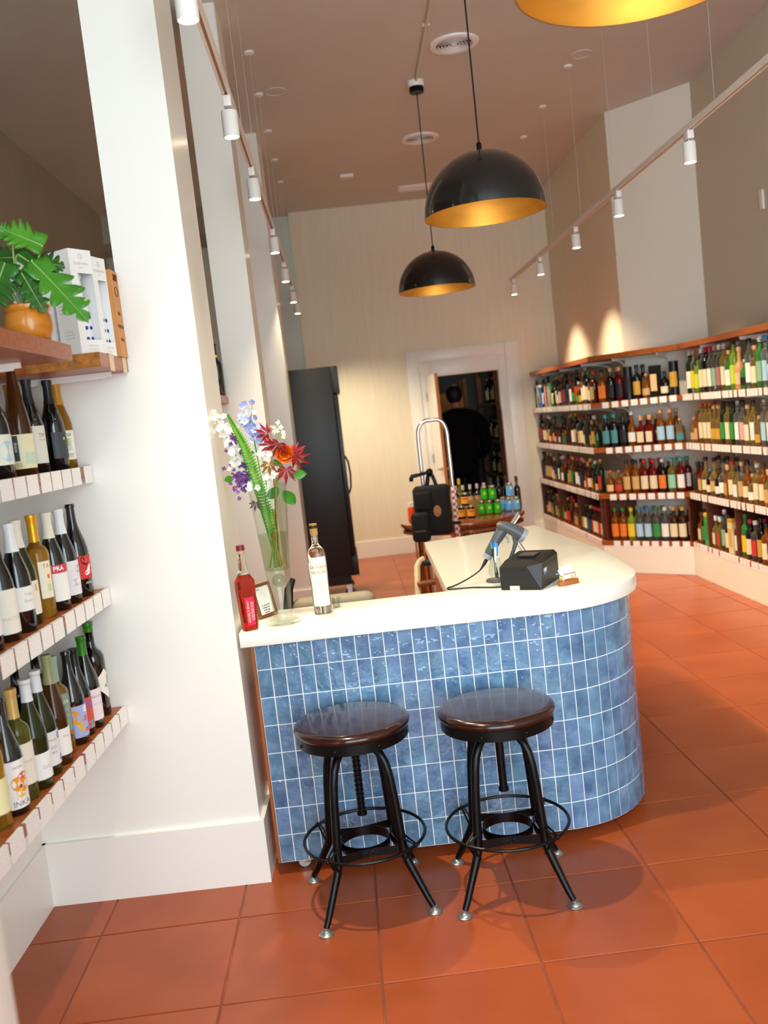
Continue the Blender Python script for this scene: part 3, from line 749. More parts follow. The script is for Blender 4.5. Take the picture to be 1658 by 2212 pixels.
wine('C', -0.553, -0.314, 'burgundy', G_DARK, K_, 'short', cmat('#d4553f'), 'dark bottle with black capsule and red blue scribble label, lowest shelf', sc=.93, labz=(.08, .44), rz=.7,
     art=art_petals([(cmat('#5fb0c4'), .5, .13, .018, .012, 0), (cmat('#a95a93'), .6, .36, .006, .018, 0), (cmat('#a95a93'), .3, .36, .006, .018, 0)]))
wine('C', -0.548, -0.238, 'burgundy', G_DARK, GRN, 'short', PINK, 'dark bottle with green capsule and pale pink label, lowest shelf', labz=(.09, .43), laba=.95, art=art_text([('Xinomi', .015, .35, .0), ('rose of the hills', .006, .27, 0)], cmat('#8a86b5')))
t = wine('C', -0.562, -0.105, 'bordeaux', G_DARK, GRN, 'top', W_, 'dark bordeaux bottle with green neck and tilted white label by pillar, lowest shelf', sc=1.08, nolab=True)
R = 0.0375 * 1.08 * 1.006; H = .315 * 1.08
v = []
for (sx, sy) in [(0, .062), (.058, 0.0), (0, -.062), (-.058, 0.0)]:
    pass
mb = MB(); n = 8; v = []; f = []
for i in range(n + 1):
    for j in range(n + 1):
        a_ = (i / n - .5) * .07; b_ = (j / n - .5) * .085
        x = a_ * math.cos(.75) - b_ * math.sin(.75); y = a_ * math.sin(.75) + b_ * math.cos(.75)
        a = .35 + x / R; v.append((R * math.sin(a), -R * math.cos(a), H * .34 + y))
for i in range(n):
    for j in range(n): f.append((i * (n+1) + j, (i+1) * (n+1) + j, (i+1) * (n+1) + j + 1, i * (n+1) + j + 1))
l_ = mb.add(v, f).build('label', cmat('#efeade'), t)
wrap_text(MB(), 'Zoati', .022, R + .0006, H * .36, .5, 0, 1.2).build('label_print', M_INKB, l_, smooth=False)
# back row, only necks and shoulders show
for (sh, x, y, kind, body, cap, cm_, lb) in [
    ('C', -.69, -.30, 'bordeaux', G_DARK, GRN, 'top', 'dark bottle with green neck in back row behind scribble label bottle'),
    ('C', -.70, -.45, 'bordeaux', G_DARK, GRN, 'top', 'dark bottle with green neck in back row behind the AVA bottle'),
    ('C', -.70, -.60, 'bordeaux', G_YELLOW, SAGE, 'long', 'teal capped wine bottle in back row, lowest shelf'),
    ('C', -.70, -.70, 'flute', G_BROWN, OLV, 'long', 'olive capped brown bottle in back row, lowest shelf'),
    ('C', -.70, -.82, 'bordeaux', G_YELLOW, SAGE, 'long', 'teal capped wine bottle in back row nearest frame edge, lowest shelf'),
    ('B', -.69, -.62, 'burgundy', G_DARK, IV, 'long', 'ivory capped dark bottle in back row of middle shelf'),
    ('A', -.67, -.22, 'burgundy', G_DARK, cmat('#c78f17', .4), 'long', 'gold capped dark bottle in back row of upper shelf')]:
    wine(sh, x, y, kind, body, cap, cm_, W_, lb, sc=.95 if sh == 'A' else 1.0)

# ---- top shelf: two thick slabs with a notch between them
ZT_ = 1.982
t = thing('top_shelf', 'thick cherry wood top shelf with two price cards against white pillar', 'shelf', (0, 0, ZT_))
MB().bbox((-0.869, -0.365, -0.046), (-0.311, -0.0305, 0.0), r=0.002, seg=1).build('shelf_board', M_WOOD, t, smooth=False)
MB().box((-0.55, -0.3662, -0.0455), (-0.3115, -0.3652, -0.0005)).build('rough_end_grain', mat('end_grain', '#a4682b', rough=0.8, noise=0.35, nscale=40, bump=0.4, bscale=120), t, smooth=False)
CARD_T = card_mesh(0.05, 0.055)
for yy in (-0.235, -0.075): put('price_card', CARD_T, cmat('#dcc5a8', .6), t, (-0.3108, yy, 0.001), PI / 2)
bracket(t, -0.868, -0.35, -0.12, -0.046, 0.012)
t = thing('top_shelf', 'thick cherry wood top shelf carrying the potted plant', 'shelf', (0, 0, ZT_))
MB().bbox((-0.869, -1.75, -0.046), (-0.311, -0.64, 0.0), r=0.002, seg=1).build('shelf_board', M_WOOD, t, smooth=False)
MB().bbox((-0.869, -0.6385, -0.046), (-0.60, -0.3675, 0.0), r=0.002, seg=1).build('link_board', M_WOOD, t, smooth=False)
bracket(t, -0.868, -0.42, -0.76, -0.046, 0.05); bracket(t, -0.868, -0.38, -1.4, -0.046, 0.12)
# bottle shelf of the next bay, glimpsed between the pillars
tag(MB().bbox((-0.869, 0.36, 1.865), (-0.258, 2.33, 1.91), r=0.002, seg=1).build('bay_shelf', M_WOOD, smooth=False, rz=TH), 'cherry wood shelf glimpsed in gap between the first two pillars', 'shelf')
t = thing('wine_bottle', 'dark bottle with yellow neck band glimpsed in gap between pillars', 'bottle', uvw(-0.298, 2.26, 1.9103), TH)
pr, R, H = prof_of('bordeaux', 1.0)
MB().lathe(pr, 20).build('glass_body', G_DARK, t, ang=55)
MB().lathe([(R * .4, H * .74), (R * .41, H * .74), (R * .41, H * .79), (R * .4, H * .79)], 18, closed=True).build('neck_band', cmat('#d9d41f'), t)

# ---- two presentation boxes and a wooden wine crate on the top shelf
M_CARD = mat('white_card', '#efeeec', rough=0.5)
def gift(loc, rz, label, accent):
    t = thing('gift_box', label, 'box', loc, rz, 'white presentation boxes on the top shelf')
    w, h = (0.0455, 0.331) if 'nearest' in label else (0.0405, 0.325)
    mb = MB().box((-w, -w, 0), (w, -w + .002, h)).box((-w, w - .002, 0), (w, w, h)).box((-w, -w + .002, 0), (-w + .002, w - .002, h))
    mb.box((-w + .002, -w + .002, 0), (w, w - .002, .002)).box((-w + .002, -w + .002, h - .002), (w, w - .002, h))
    # window side (+X): header, footer and a narrow left stile remain
    mb.box((w - .002, -w + .002, h - .075), (w, w - .002, h - .002)).box((w - .002, -w + .002, .002), (w, w - .002, .045)).box((w - .002, -w + .002, .045), (w, -w + .028, h - .075))
    mb.box((-w + .002, -w + .028, .045), (w - .004, -w + .03, h - .075))
    mb.build('carton', M_CARD, t, smooth=False)
    FM = Matrix(((0, 0, 1, w + .0006), (1, 0, 0, 0), (0, 1, 0, 0), (0, 0, 0, 1)))
    tx = MB(); flat_text(tx, 'CLASE AZUL', .0105, FM @ Tr(0, h - .045, 0)); flat_text(tx, 'MEXICO', .005, FM @ Tr(0, h - .058, 0)); flat_text(tx, 'TEQUILA PLATA', .006, FM @ Tr(.005, .026, 0)); flat_text(tx, 'hecho a mano en Mexico', .004, FM @ Tr(.005, .015, 0))
    for k in range(24):
        a = k * PI / 12; b = a + PI / 12; rr = .007 + (.0012 if k % 2 else -.0012)
        tx.tube([FM @ Vector((rr * math.cos(a), h - .022 + rr * math.sin(a), .0003)), FM @ Vector((rr * math.cos(b), h - .022 + rr * math.sin(b), .0003))], .0005, 4)
    SM = Matrix(((1, 0, 0, 0), (0, 0, -1, -w - .0006), (0, 1, 0, 0), (0, 0, 0, 1)))
    for k in range(5): flat_text(tx, ['in the craft of the', 'hand made bottle we', 'honour old traditions', 'of clay and agave and', 'the spirit of Mexico'][k], .0072, SM @ Tr(0, h * .55 - k * .012, 0))
    for k in range(3): flat_text(tx, ['enjoy with care', 'net contents 750 ml', 'alc by volume 40'][k], .006, SM @ Tr(0, .075 - k * .011, 0))
    tx.build('box_print', mat('warm_grey_print', '#a9a49c', rough=.7), t, smooth=False)
    # decanter seen through the window
    d = MB().lathe([(0, .004), (.030, .004), (.032, .02), (.030, .10), (.026, .15), (.014, .19), (.012, .245), (.016, .25), (.016, .27), (.006, .30), (0, .30)], 20).build('decanter', mat('white_ceramic', '#e9eaee', rough=.15), t, loc=(.002, .012, 0))
    for k in range(9):
        a = -.9 + (k % 3) * .55; z = .05 + (k // 3) * .035
        rr = .0322 - (z - .02) * .03
        MB().sphere((rr * math.cos(a), rr * math.sin(a), z), .0065, 8, 6, (.5, 1, 1)).build('painted_leaf', cmat(accent), d)
    return t
gift((-0.381, -0.298, ZT_), -0.55, 'white window gift box nearest the potted plant on top shelf', '#2c3d86')
gift((-0.361, -0.183, ZT_), -0.30, 'white window gift box between the other gift box and wooden crate', '#28377e')
t = thing('gift_box', 'narrow white box with dark window behind the potted plant', 'box', (-0.515, -0.275, ZT_), -0.55, 'white presentation boxes on the top shelf')
MB().bbox((-.05, -.05, 0), (.05, .05, .325), r=.001, seg=1).build('carton', M_CARD, t, smooth=False)
MB().box((-.0508, -.03, .02), (-.0502, .03, .22)).box((-.03, -.0508, .02), (.025, -.0502, .25)).build('window', mat('smoky_window', '#7e8b91', rough=.15), t, smooth=False)
M_PINE = mat('pine_crate', '#c98a4b', rough=0.55, noise=0.14, nscale=7, stretch=(12, 12, 1))
t = thing('wine_crate', 'upright pine wine crate with branded lettering against the white pillar', 'crate', (-0.393, -0.042, ZT_), 0)
MB().bbox((-.085, -.085, 0), (.09, -.0, .297), r=.0015, seg=1).build('crate_body', M_PINE, t, smooth=False)
FM = Matrix(((0, 0, 1, .0906), (1, 0, 0, -.0425), (0, 1, 0, 0), (0, 0, 0, 1)))
tx = MB()
for i, s_ in enumerate(['VINA', 'RESERVA', '1889']): flat_text(tx, s_, .017, FM @ Tr(0, .06 + i * .045, 0), .0003)
tx.tube([FM @ Vector((.017 * math.cos(k * PI / 12), .225 + .017 * math.sin(k * PI / 12), .0004)) for k in range(24)], .001, 4, closed=True)
for k in range(5): tx.tube([FM @ Vector((-.018 + k * .009, .262, .0004)), FM @ Vector((-.014 + k * .009, .285, .0004))], .0013, 4)
tx.build('burnt_lettering', mat('burnt_wood', '#6a3d18', rough=.8), t, smooth=False)

# ---- potted plant
t = thing('potted_plant', 'leafy philodendron in round honey coloured wooden pot on top shelf', 'potted plant', (-0.377, -0.765, ZT_))
M_POT = mat('turned_pine_pot', '#cf8428', rough=0.3, col2='#b96a17', nscale=6, stretch=(2, 2, 9), coat=.3)
MB().lathe([(0, 0), (.044, 0), (.053, .010), (.0605, .03), (.0635, .05), (.061, .070), (.056, .082), (.0585, .086), (.0615, .092), (.0615, .099), (.056, .103), (.052, .099), (.050, .085), (0, .085)], 40).build('pot', M_POT, t, ang=50)
MB().lathe([(0, .088), (.0515, .088)], 24).build('soil', mat('potting_soil', '#2c1d13', rough=.95, bump=.6, bscale=150), t)
M_LEAF = mat('philodendron_leaf', '#2c6a17', rough=0.3, col2='#1a4d10', nscale=9, sss=0.0)
M_LEAF2 = mat('philodendron_young_leaf', '#4f9420', rough=0.32, col2='#2f7415', nscale=9)
M_STEM = mat('leaf_stem', '#a9c470', rough=0.5)
def lobed_leaf(par, base, tip, width, m, droop=0.2, lobes=6, face=(0.3, -0.8, 0.5)):
    base, tip = Vector(base), Vector(tip)
    ax = tip - base; L = ax.length; ax.normalize()
    fc = Vector(face); side = ax.cross(fc).normalized(); nor = side.cross(ax).normalized()
    N = lobes * 6; v = []; f = []
    for i in range(N + 1):
        s_ = i / N
        env = (math.sin(PI * min(1, s_ * 0.92 + 0.10)) ** 0.8) * (1.0 if s_ > .12 else .75 + s_ * 2)
        ph = (s_ * lobes) % 1.0
        cut = 0.34 + 0.66 * (math.sin(PI * ph) ** 0.6)
        if s_ > .93: cut = 1
        w = width * env * cut * (1 - 0.15 * s_)
        if i == N: w = 0.0005
        c = base + ax * (L * s_) - nor * droop * L * s_ * s_
        fwd = ax * (0.55 * w)
        for k, q in enumerate((-1, -.5, 0, .5, 1)):
            v.append(c + side * (w * q) + fwd * (abs(q) * -0.8 if s_ < .15 else abs(q)) + nor * (0.16 * w * abs(q) - .06 * w * math.sin(PI * 2 * ph) * abs(q)))
    for i in range(N):
        for k in range(4): f.append((i*5+k, i*5+k+1, (i+1)*5+k+1, (i+1)*5+k))
    lf = MB().add(v, f).build('leaf', m, par, ang=80)
    sm = lf.modifiers.new('th', 'SOLIDIFY'); sm.thickness = 0.0007
    pts = [base + ax * (L * i / 8) - nor * droop * L * (i / 8) ** 2 + nor * .0012 for i in range(9)]
    MB().tube(pts, [.0016 - .00015 * i for i in range(9)], 5).build('midrib', M_STEM, lf)
    return lf
def stalk(par, p0, p1, bend):
    p0, p1 = Vector(p0), Vector(p1); m_ = (p0 + p1) / 2 + Vector(bend)
    MB().tube([(p0 * (1-k/8)**2 + m_ * 2*(k/8)*(1-k/8) + p1 * (k/8)**2) for k in range(9)], .0022, 6).build('leaf_stalk', M_STEM, par)
for (b0, b1, w, m, dr, bend, fc) in [
    ((.035, -.01, .215), (.178, -.045, .045), .062, M_LEAF2, .10, (.02, 0, .10), (.25, -.75, .6)),
    ((.005, -.02, .235), (.115, .06, .14), .05, M_LEAF, .1, (-.02, 0, .08), (.0, -.7, .7)),
    ((-.012, .01, .285), (-.045, -.01, .315), .03, M_LEAF2, .1, (-.02, 0, .05), (.1, -.9, .4)),
    ((.06, .02, .26), (-.025, -.01, .31), .055, M_LEAF2, .08, (.0, 0, .05), (.4, -.8, .4)),
    ((-.03, -.03, .215), (-.075, -.07, .10), .068, M_LEAF, .12, (-.04, 0, .08), (.1, -.95, .25)),
    ((-.05, .0, .225), (-.17, -.03, .15), .065, M_LEAF, .15, (-.03, 0, .06), (-.1, -.9, .45)),
    ((.01, -.03, .185), (.065, -.06, .075), .04, M_LEAF, .1, (.01, -.01, .04), (.3, -.95, .1)),
    ((.0, .0, .20), (.05, -.03, .12), .045, M_LEAF2, .1, (0, 0, .05), (.3, -.9, .3)),
    ((-.02, .04, .24), (-.12, .08, .26), .045, M_LEAF, .1, (-.02, 0, .05), (.0, -.8, .6)),
    ((.01, .03, .22), (.10, .07, .22), .05, M_LEAF, .15, (0, 0, .05), (0, -.8, .6)),
    ((-.02, -.01, .17), (.01, -.05, .155), .03, M_LEAF, .1, (0, 0, .02), (0, -.7, .7))]:
    stalk(t, (b0[0] * .25, b0[1] * .25, .088), b0, bend)
    lobed_leaf(t, b0, b1, w, m, dr, 5, fc)
# ================================================================== LIQUOR WALL
LEV = {'upper': 1.59, 'second': 1.17, 'third': 0.735, 'bottom': 0.295}
PLAN = {'R': [(3.355, 2.1), (3.66, 2.1), (3.66, 4.6), (3.355, 4.52)],
        'D': [(3.355, 4.52), (3.66, 4.6), (3.1, 5.2), (2.735, 5.14)],
        'L': [(2.735, 5.14), (3.1, 5.2), (3.1, 7.795), (2.735, 7.795)]}
SEC = {'R': 'right-hand', 'D': 'angled', 'L': 'receding'}
def inset(poly, d):
    c = Vector((sum(p[0] for p in poly) / 4, sum(p[1] for p in poly) / 4))
    return [tuple(Vector(p) + (c - Vector(p)).normalized() * d) for p in poly]
struct('baseboard_right', MB().prism(PLAN['R'], 0, 0.252).prism(PLAN['D'], 0, 0.252).prism(PLAN['L'], 0, 0.252), M_WALL)
CARD_S, CARD_W = card_mesh(0.053, 0.052), card_mesh(0.066, 0.052)
ROT = {'R': -PI / 2, 'L': -PI / 2, 'D': -PI / 4}
def front(sec, s_):
    if sec == 'R': return Vector((3.355, 4.505 - s_, 0)), Vector((1, 0, 0))
    if sec == 'L': return Vector((2.735, 7.785 - s_, 0)), Vector((1, 0, 0))
    k = 0.7071
    return Vector((2.735 + (s_ + .01) * k, 5.14 - (s_ + .01) * k, 0)), Vector((k, k, 0))
LENG = {'R': 2.35, 'L': 2.63, 'D': 0.86}
for sec in 'LDR':
    t = thing('rack_top', 'cherry wood top board of the %s rack section' % SEC[sec], 'shelf', uvw(0, 0, 2.025), TH, 'liquor rack boards')
    MB().prism(inset(PLAN[sec], 0.0008), -0.045, 0.0).build('shelf_board', M_WOOD, t, smooth=False)
    for lv, z in LEV.items():
        t = thing('liquor_shelf', '%s liquor shelf with price cards in the %s rack section' % (lv, SEC[sec]), 'shelf', uvw(0, 0, z), TH, 'liquor rack boards')
        MB().prism(inset(PLAN[sec], 0.0008), -0.04, 0.0).build('shelf_board', M_WOOD if lv != 'bottom' else M_WOOD, t, smooth=False)
        s_ = 0.01; i = 0; rnd = random.Random(hash(sec + lv) % 1000 if False else (ord(sec) * 7 + len(lv)))
        w = 0.066 if sec == 'D' else 0.053
        if sec == 'D': s_ = 0.10
        while s_ + w < LENG[sec]:
            P, N = front(sec, s_ + w / 2)
            put('price_card', CARD_W if sec == 'D' else CARD_S, M_TAG, t, (P.x - N.x * .0006, P.y - N.y * .0006, 0.0), ROT[sec])
            s_ += w + (rnd.choice([.020, .026, .032]) if sec == 'D' else (rnd.choice([.005, .006, .006, .006, .014, .03])))
    # brackets
    for lv, z in list(LEV.items())[:2] + [('top', 2.025)]:
        n_ = {'R': 3, 'L': 3, 'D': 2}[sec]
        par = [o for o in COL.objects if o.get('label', '').startswith(('%s liquor' % lv) if lv != 'top' else 'cherry wood top board of the %s' % SEC[sec]) and SEC[sec] in o.get('label', '')][0]
        for q in range(n_):
            P, N = front(sec, LENG[sec] * (q + .5) / n_ if sec != 'R' else .35 + q * .75)
            dep = {'R': .30, 'L': .36, 'D': .28}[sec]
            th = 0.045 if lv == 'top' else 0.04
            mb = MB(); M = Tr(P.x, P.y, -th) @ Rz(math.atan2(N.y, N.x))
            mb.box((.05, -.006, -.02), (dep - .004, .006, -.0005), M)
            T = [(M @ Vector((.06 + (dep - .07) * math.sin(k / 8 * PI / 2), 0, -.018 - .07 * (1 - math.cos(k / 8 * PI / 2))))) for k in range(9)]
            mb.tube(T, .007, 6).build('bracket', M_WHITEP, par)
# dark wood back and dividers of the bottom bays
for sec, ss in (('L', (.012, .882, 1.757, 2.605)), ('D', (.03, .85)), ('R', (.322, .890, 1.73))):
    par = [o for o in COL.objects if o.get('label', '') == 'bottom liquor shelf with price cards in the %s rack section' % SEC[sec]][0]
    for q in ss:
        P, N = front(sec, q); dep = {'R': .29, 'L': .35, 'D': .27}[sec]
        MB().box((.012, -.009, .0005), (dep, .009, .398), Tr(P.x, P.y, 0) @ Rz(math.atan2(N.y, N.x))).build('divider', M_WOODD, par, smooth=False)
    P0, N = front(sec, .02); P1, _ = front(sec, LENG[sec] - .02); dep = {'R': .292, 'L': .352, 'D': .272}[sec]
    if sec != 'D':
        a = P0 + N * dep; b = P1 + N * dep; e = N * .006
        MB().prism([a.to_2d(), (a + e).to_2d(), (b + e).to_2d(), b.to_2d()], .0005, .398).build('bay_back', M_WOODD, par, smooth=False)

# ---- bottles
BG = {'dark': (mat('spirit_dark', '#0b0706', rough=.05, spec=.6), 'dark'), 'brown': (mat('spirit_brown', '#47200a', rough=.04, trans=.35, ior=1.38), 'brown'),
      'amber': (mat('spirit_amber', '#c06a18', rough=.03, trans=.7, ior=1.36), 'amber'), 'red': (mat('spirit_red', '#7d150e', rough=.03, trans=.5, ior=1.36), 'deep red'),
      'gold': (mat('spirit_gold', '#e6c268', rough=.02, trans=.85, ior=1.36), 'golden'), 'clear': (mat('spirit_clear', '#eef4ee', rough=.02, trans=.95, ior=1.35), 'clear'),
      'green': (mat('spirit_green', '#4fae54', rough=.03, trans=.6, ior=1.36), 'green'), 'lime': (mat('spirit_lime', '#a9cf3f', rough=.03, trans=.6, ior=1.36), 'lime green'),
      'olive': (mat('spirit_olive', '#1d2a12', rough=.05, trans=.2, ior=1.38), 'olive'), 'tan': (mat('frosted_tan', '#d39a63', rough=.5), 'frosted tan'),
      'pink': (mat('spirit_pink', '#e5707c', rough=.03, trans=.6, ior=1.36), 'pink'), 'blue': (mat('box_blue', '#2a58ad', rough=.4), 'blue'),
      'boxg': (mat('box_green', '#2f9a3d', rough=.4), 'green'), 'boxc': (mat('box_cream', '#e0cf93', rough=.5), 'cream'), 'boxp': (mat('box_rose', '#b98a80', rough=.5), 'rose'), 'blk': (mat('tube_black', '#101113', rough=.35), 'black'),
      'boxw': (mat('box_pale', '#d9d3c3', rough=.5), 'pale')}
LC = {'cream': '#e6d9b3', 'white': '#eeece6', 'yellow': '#ecc62a', 'orange': '#e8792a', 'teal': '#4d8f95', 'mint': '#8fcfae', 'mauve': '#b0717c', 'sage': '#8fb48b', 'black': '#1a1a1c', 'tan': '#cda76a',
      'green': '#2f8f3c', 'sky': '#a9d0e6', 'red': '#c9332c', 'gold': '#c99b3a', 'pink': '#e9a7ab', 'navy': '#26385f', 'lime': '#bfd63a', 'peach': '#efc08e'}
CC = {'black': '#141416', 'cork': '#c99562', 'red': '#b3241f', 'magenta': '#c81e6a', 'white': '#e9e7e2', 'teal': '#2f8f8c', 'gold': '#c79a32', 'silver': '#c4c4c2', 'green': '#3a7d2c', 'blue': '#3d7fb3', 'yellow': '#e2bf2b', 'orange': '#d9662a', 'brown': '#5a2f16', 'purple': '#5b3c8c'}
ORDN = lambda n: ORD_[n - 1] if n <= 10 else '%dth' % n
ORD_ = ['first', 'second', 'third', 'fourth', 'fifth', 'sixth', 'seventh', 'eighth', 'ninth', 'tenth']
NB = 0
def shelf_bottle(sec, lv, s_, dep, spec, idx, row, sc=1.0):
    global NB
    kind, g, cap, lab = spec
    m, gname = BG[g]
    b_, c_, l_ = bottle_meshes(kind)
    P, N = front(sec, s_); P = P + N * dep
    noun = {'gift': 'gift box', 'tube': 'bottle tube'}.get(kind, 'bottle')
    refn = {'L': 'back wall', 'D': 'inner corner', 'R': 'corner'}[sec]
    if row == 0:
        lb = '%s %s with %s label, %s from %s on %s %s shelf' % (gname, noun, lab, ORDN(idx), refn, lv, SEC[sec])
    else:
        lb = '%s %s with %s label behind %s from %s, %s %s shelf' % (gname, noun, lab, ORDN(idx), refn, lv, SEC[sec])
    nm = {'gift': 'gift_box', 'tube': 'bottle_tube'}.get(kind, 'liquor_bottle')
    o = put(nm, b_, m, None, uvw(P.x, P.y, LEV[lv] + .0003), TH + ROT[sec] + random.uniform(-.08, .08))
    sc *= {'squat': 1.0, 'gift': 1.0, 'tube': 1.0, 'square': 1.04}.get(kind, 1.07)
    sxy = {'squat': .80, 'gift': .88, 'tube': .88, 'square': .96}.get(kind, .95)
    o.scale = (sc * sxy, sc * sxy, sc * max(sxy, .93))
    tag(o, lb, noun.split()[-1] if noun != 'gift box' else 'box', 'bottles on the %s %s shelf' % (lv, SEC[sec]))
    put('cap' if kind not in ('gift', 'tube') else 'lid', c_, cmat(CC[cap], .4), o)
    put('label', l_, cmat(LC[lab]), o)
    NB += 1
S_ = lambda *a: a
RU = [S_('slim','olive','silver','white'), S_('slim','clear','cork','yellow'), S_('spirit','lime','black','lime'), S_('slim','clear','white','cream'), S_('slim','dark','red','cream'), S_('slim','clear','magenta','white'),
      S_('slim','clear','cork','sage'), S_('slim','clear','white','mauve'), S_('slim','gold','silver','cream'), S_('spirit','green','cork','white'), S_('slim','lime','black','lime'), S_('longneck','tan','cork','peach'),
      S_('squat','green','silver','black'), S_('slim','clear','black','white'), S_('spirit','gold','cork','cream'), S_('slim','green','white','sage'), S_('slim','clear','blue','sky'), S_('spirit','amber','black','cream')]
RS = [S_('squat','gold','cork','tan'), S_('square','amber','brown','tan'), S_('slim','gold','orange','cream'), S_('slim','gold','orange','cream'), S_('slim','gold','orange','cream'), S_('longneck','gold','cork','gold'), S_('longneck','gold','cork','gold'),
      S_('slim','olive','black','green'), S_('slim','gold','black','cream'), S_('slim','olive','black','green'), S_('slim','clear','silver','white'), S_('slim','clear','black','pink'), S_('spirit','gold','cork','cream'), S_('slim','gold','black','white'), S_('squat','gold','cork','gold'), S_('slim','clear','silver','sky'), S_('slim','gold','orange','cream'), S_('slim','clear','white','white')]
RT = [S_('square','brown','black','black'), S_('square','red','black','tan'), S_('longneck','gold','black','cream'), S_('squat','dark','blue','cream'), S_('longneck','gold','black','tan'), S_('squat','dark','brown','white'), S_('longneck','clear','black','white'),
      S_('square','amber','cork','gold'), S_('spirit','gold','red','cream'), S_('square','gold','black','white'), S_('spirit','clear','cork','tan'), S_('longneck','amber','black','cream'), S_('squat','gold','cork','white'), S_('spirit','gold','silver','cream'), S_('spirit','amber','brown','cream'), S_('square','gold','cork','tan'), S_('longneck','clear','black','white'), S_('spirit','brown','black','cream')]
RB = [S_('square','amber','brown','cream'), S_('spirit','olive','black','green'), S_('gift','boxg','yellow','green'), S_('square','gold','silver','cream'), S_('square','gold','silver','red'), S_('slim','clear','white','sage'), S_('spirit','dark','black','cream'), S_('gift','boxc','gold','tan'),
      S_('spirit','red','purple','white'), S_('slim','green','green','yellow'), S_('spirit','dark','red','cream'), S_('spirit','clear','white','red'), S_('slim','dark','black','gold'), S_('spirit','amber','black','cream'), S_('squat','brown','cork','cream'), S_('spirit','gold','gold','yellow'), S_('spirit','red','red','white'), S_('slim','clear','silver','sky')]
DU = [S_('spirit','amber','black','orange'), S_('spirit','dark','cork','black'), S_('spirit','red','cork','black'), S_('tube','blk','black','black'), S_('spirit','dark','black','gold'), S_('squat','amber','cork','tan'), S_('gift','blk','black','peach'), S_('squat','dark','black','cream'), S_('tube','blk','black','gold')]
DS = [S_('spirit','dark','teal','teal'), S_('spirit','dark','teal','teal'), S_('spirit','dark','black','black'), S_('longneck','amber','silver','white'), S_('square','red','cork','cream'), S_('square','red','cork','cream'), S_('spirit','amber','cork','sky'), S_('spirit','amber','cork','sky'), S_('squat','gold','cork','teal')]
DT = [S_('squat','amber','orange','peach'), S_('squat','amber','orange','red'), S_('spirit','amber','black','tan'), S_('spirit','amber','black','tan'), S_('spirit','red','red','cream'), S_('spirit','red','red','cream'), S_('spirit','dark','silver','orange'), S_('spirit','gold','teal','mint'), S_('spirit','red','teal','white')]
DB = [S_('spirit','amber','green','orange'), S_('spirit','amber','green','orange'), S_('spirit','lime','yellow','yellow'), S_('spirit','clear','blue','sky'), S_('spirit','clear','blue','sky'), S_('spirit','clear','green','green'), S_('spirit','clear','white','white'), S_('spirit','brown','gold','cream'), S_('spirit','brown','gold','cream')]
rl = random.Random(21)
KD = ['spirit', 'spirit', 'longneck', 'slim', 'squat', 'square']
def rl_spec(lv, i):
    if lv == 'upper' and i in (1, 3): return S_('gift', 'boxw' if i == 1 else 'blue', 'white', 'cream')
    if lv == 'upper' and i in (6, 8): return S_('gift', 'boxp', 'brown', 'pink')
    if lv == 'upper' and i == 9: return S_('gift', 'boxg', 'green', 'sage')
    if lv == 'bottom' and i >= 24: return S_('spirit', 'red' if i % 2 else 'dark', 'red', 'cream' if i % 3 else 'red')
    g = rl.choice(['dark', 'dark', 'dark', 'dark', 'olive', 'brown', 'brown', 'amber', 'red', 'olive'])  # dark whiskies; extra dark glass and black labels stand in for the section's dimness
    return S_(rl.choice(KD), g, rl.choice(['black', 'black', 'brown', 'cork', 'gold', 'red', 'silver', 'green']), rl.choice(['cream', 'cream', 'white', 'tan', 'black', 'black', 'black', 'gold', 'navy', 'tan', 'green', 'red']))
for lv in LEV:
    for i in range(29 if lv == 'bottom' else 30):
        sp = rl_spec(lv, i); shelf_bottle('L', lv, .06 + i * .0855 + ((i >= 10) * .02 + (i >= 20) * .02 if lv == 'bottom' else 0), .06 + rl.uniform(0, .012), sp, i + 1, 0, (rl.uniform(.94, 1.06) if lv != 'bottom' else .92) if sp[0] != 'gift' else .95)
    dl = {'upper': DU, 'second': DS, 'third': DT, 'bottom': DB}[lv]
    for i, sp in enumerate(dl):
        if lv == 'upper' and False: continue
        s0 = .085 + i * .0875
        if lv == 'second' and i >= 6: s0 += .02
        if lv == 'bottom': s0 = .10 + i * .083
        sc = 1.0
        shelf_bottle('D', lv, s0, .062, sp, i + 1, 0, sc)
        if sp[0] not in ('gift', 'tube', 'squat') and not (lv == 'second' and i in (3, 6)):
            shelf_bottle('D', lv, s0 + .012, .062 + .098, sp, i + 1, 1, sc)
    rlst = {'upper': RU, 'second': RS, 'third': RT, 'bottom': RB}[lv]
    for i, sp in enumerate(rlst):
        s0 = .075 + i * .0885
        if lv == 'bottom' and i >= 3: s0 += .045
        if lv == 'bottom' and i >= 9: s0 += .03
        sc = 1.08 if (lv == 'upper' and sp[0] == 'slim') else 1.0
        shelf_bottle('R', lv, s0, .062, sp, i + 1, 0, sc)
        if sp[0] not in ('gift', 'tube', 'squat', 'square') and i % 2 == 0 and i < 14:
            shelf_bottle('R', lv, s0 + .03, .062 + .098, sp, i + 1, 1, sc)
# ================================================================== THINGS ON THE WORKTOP
ZW = ZS + 0.0004
G_CLEAR = mat('clear_glass', '#f6fbf8', rough=0.0, trans=1.0, ior=1.45)
G_THIN = thin_glass('thin_clear_plastic', '#eef1f0', 0.08, 1.3)
G_VASE = thin_glass('vase_glass', '#f8fbf8', 0.01, 1.42)
M_WATER = thin_glass('water', '#edf1e2', 0.0, 1.2)
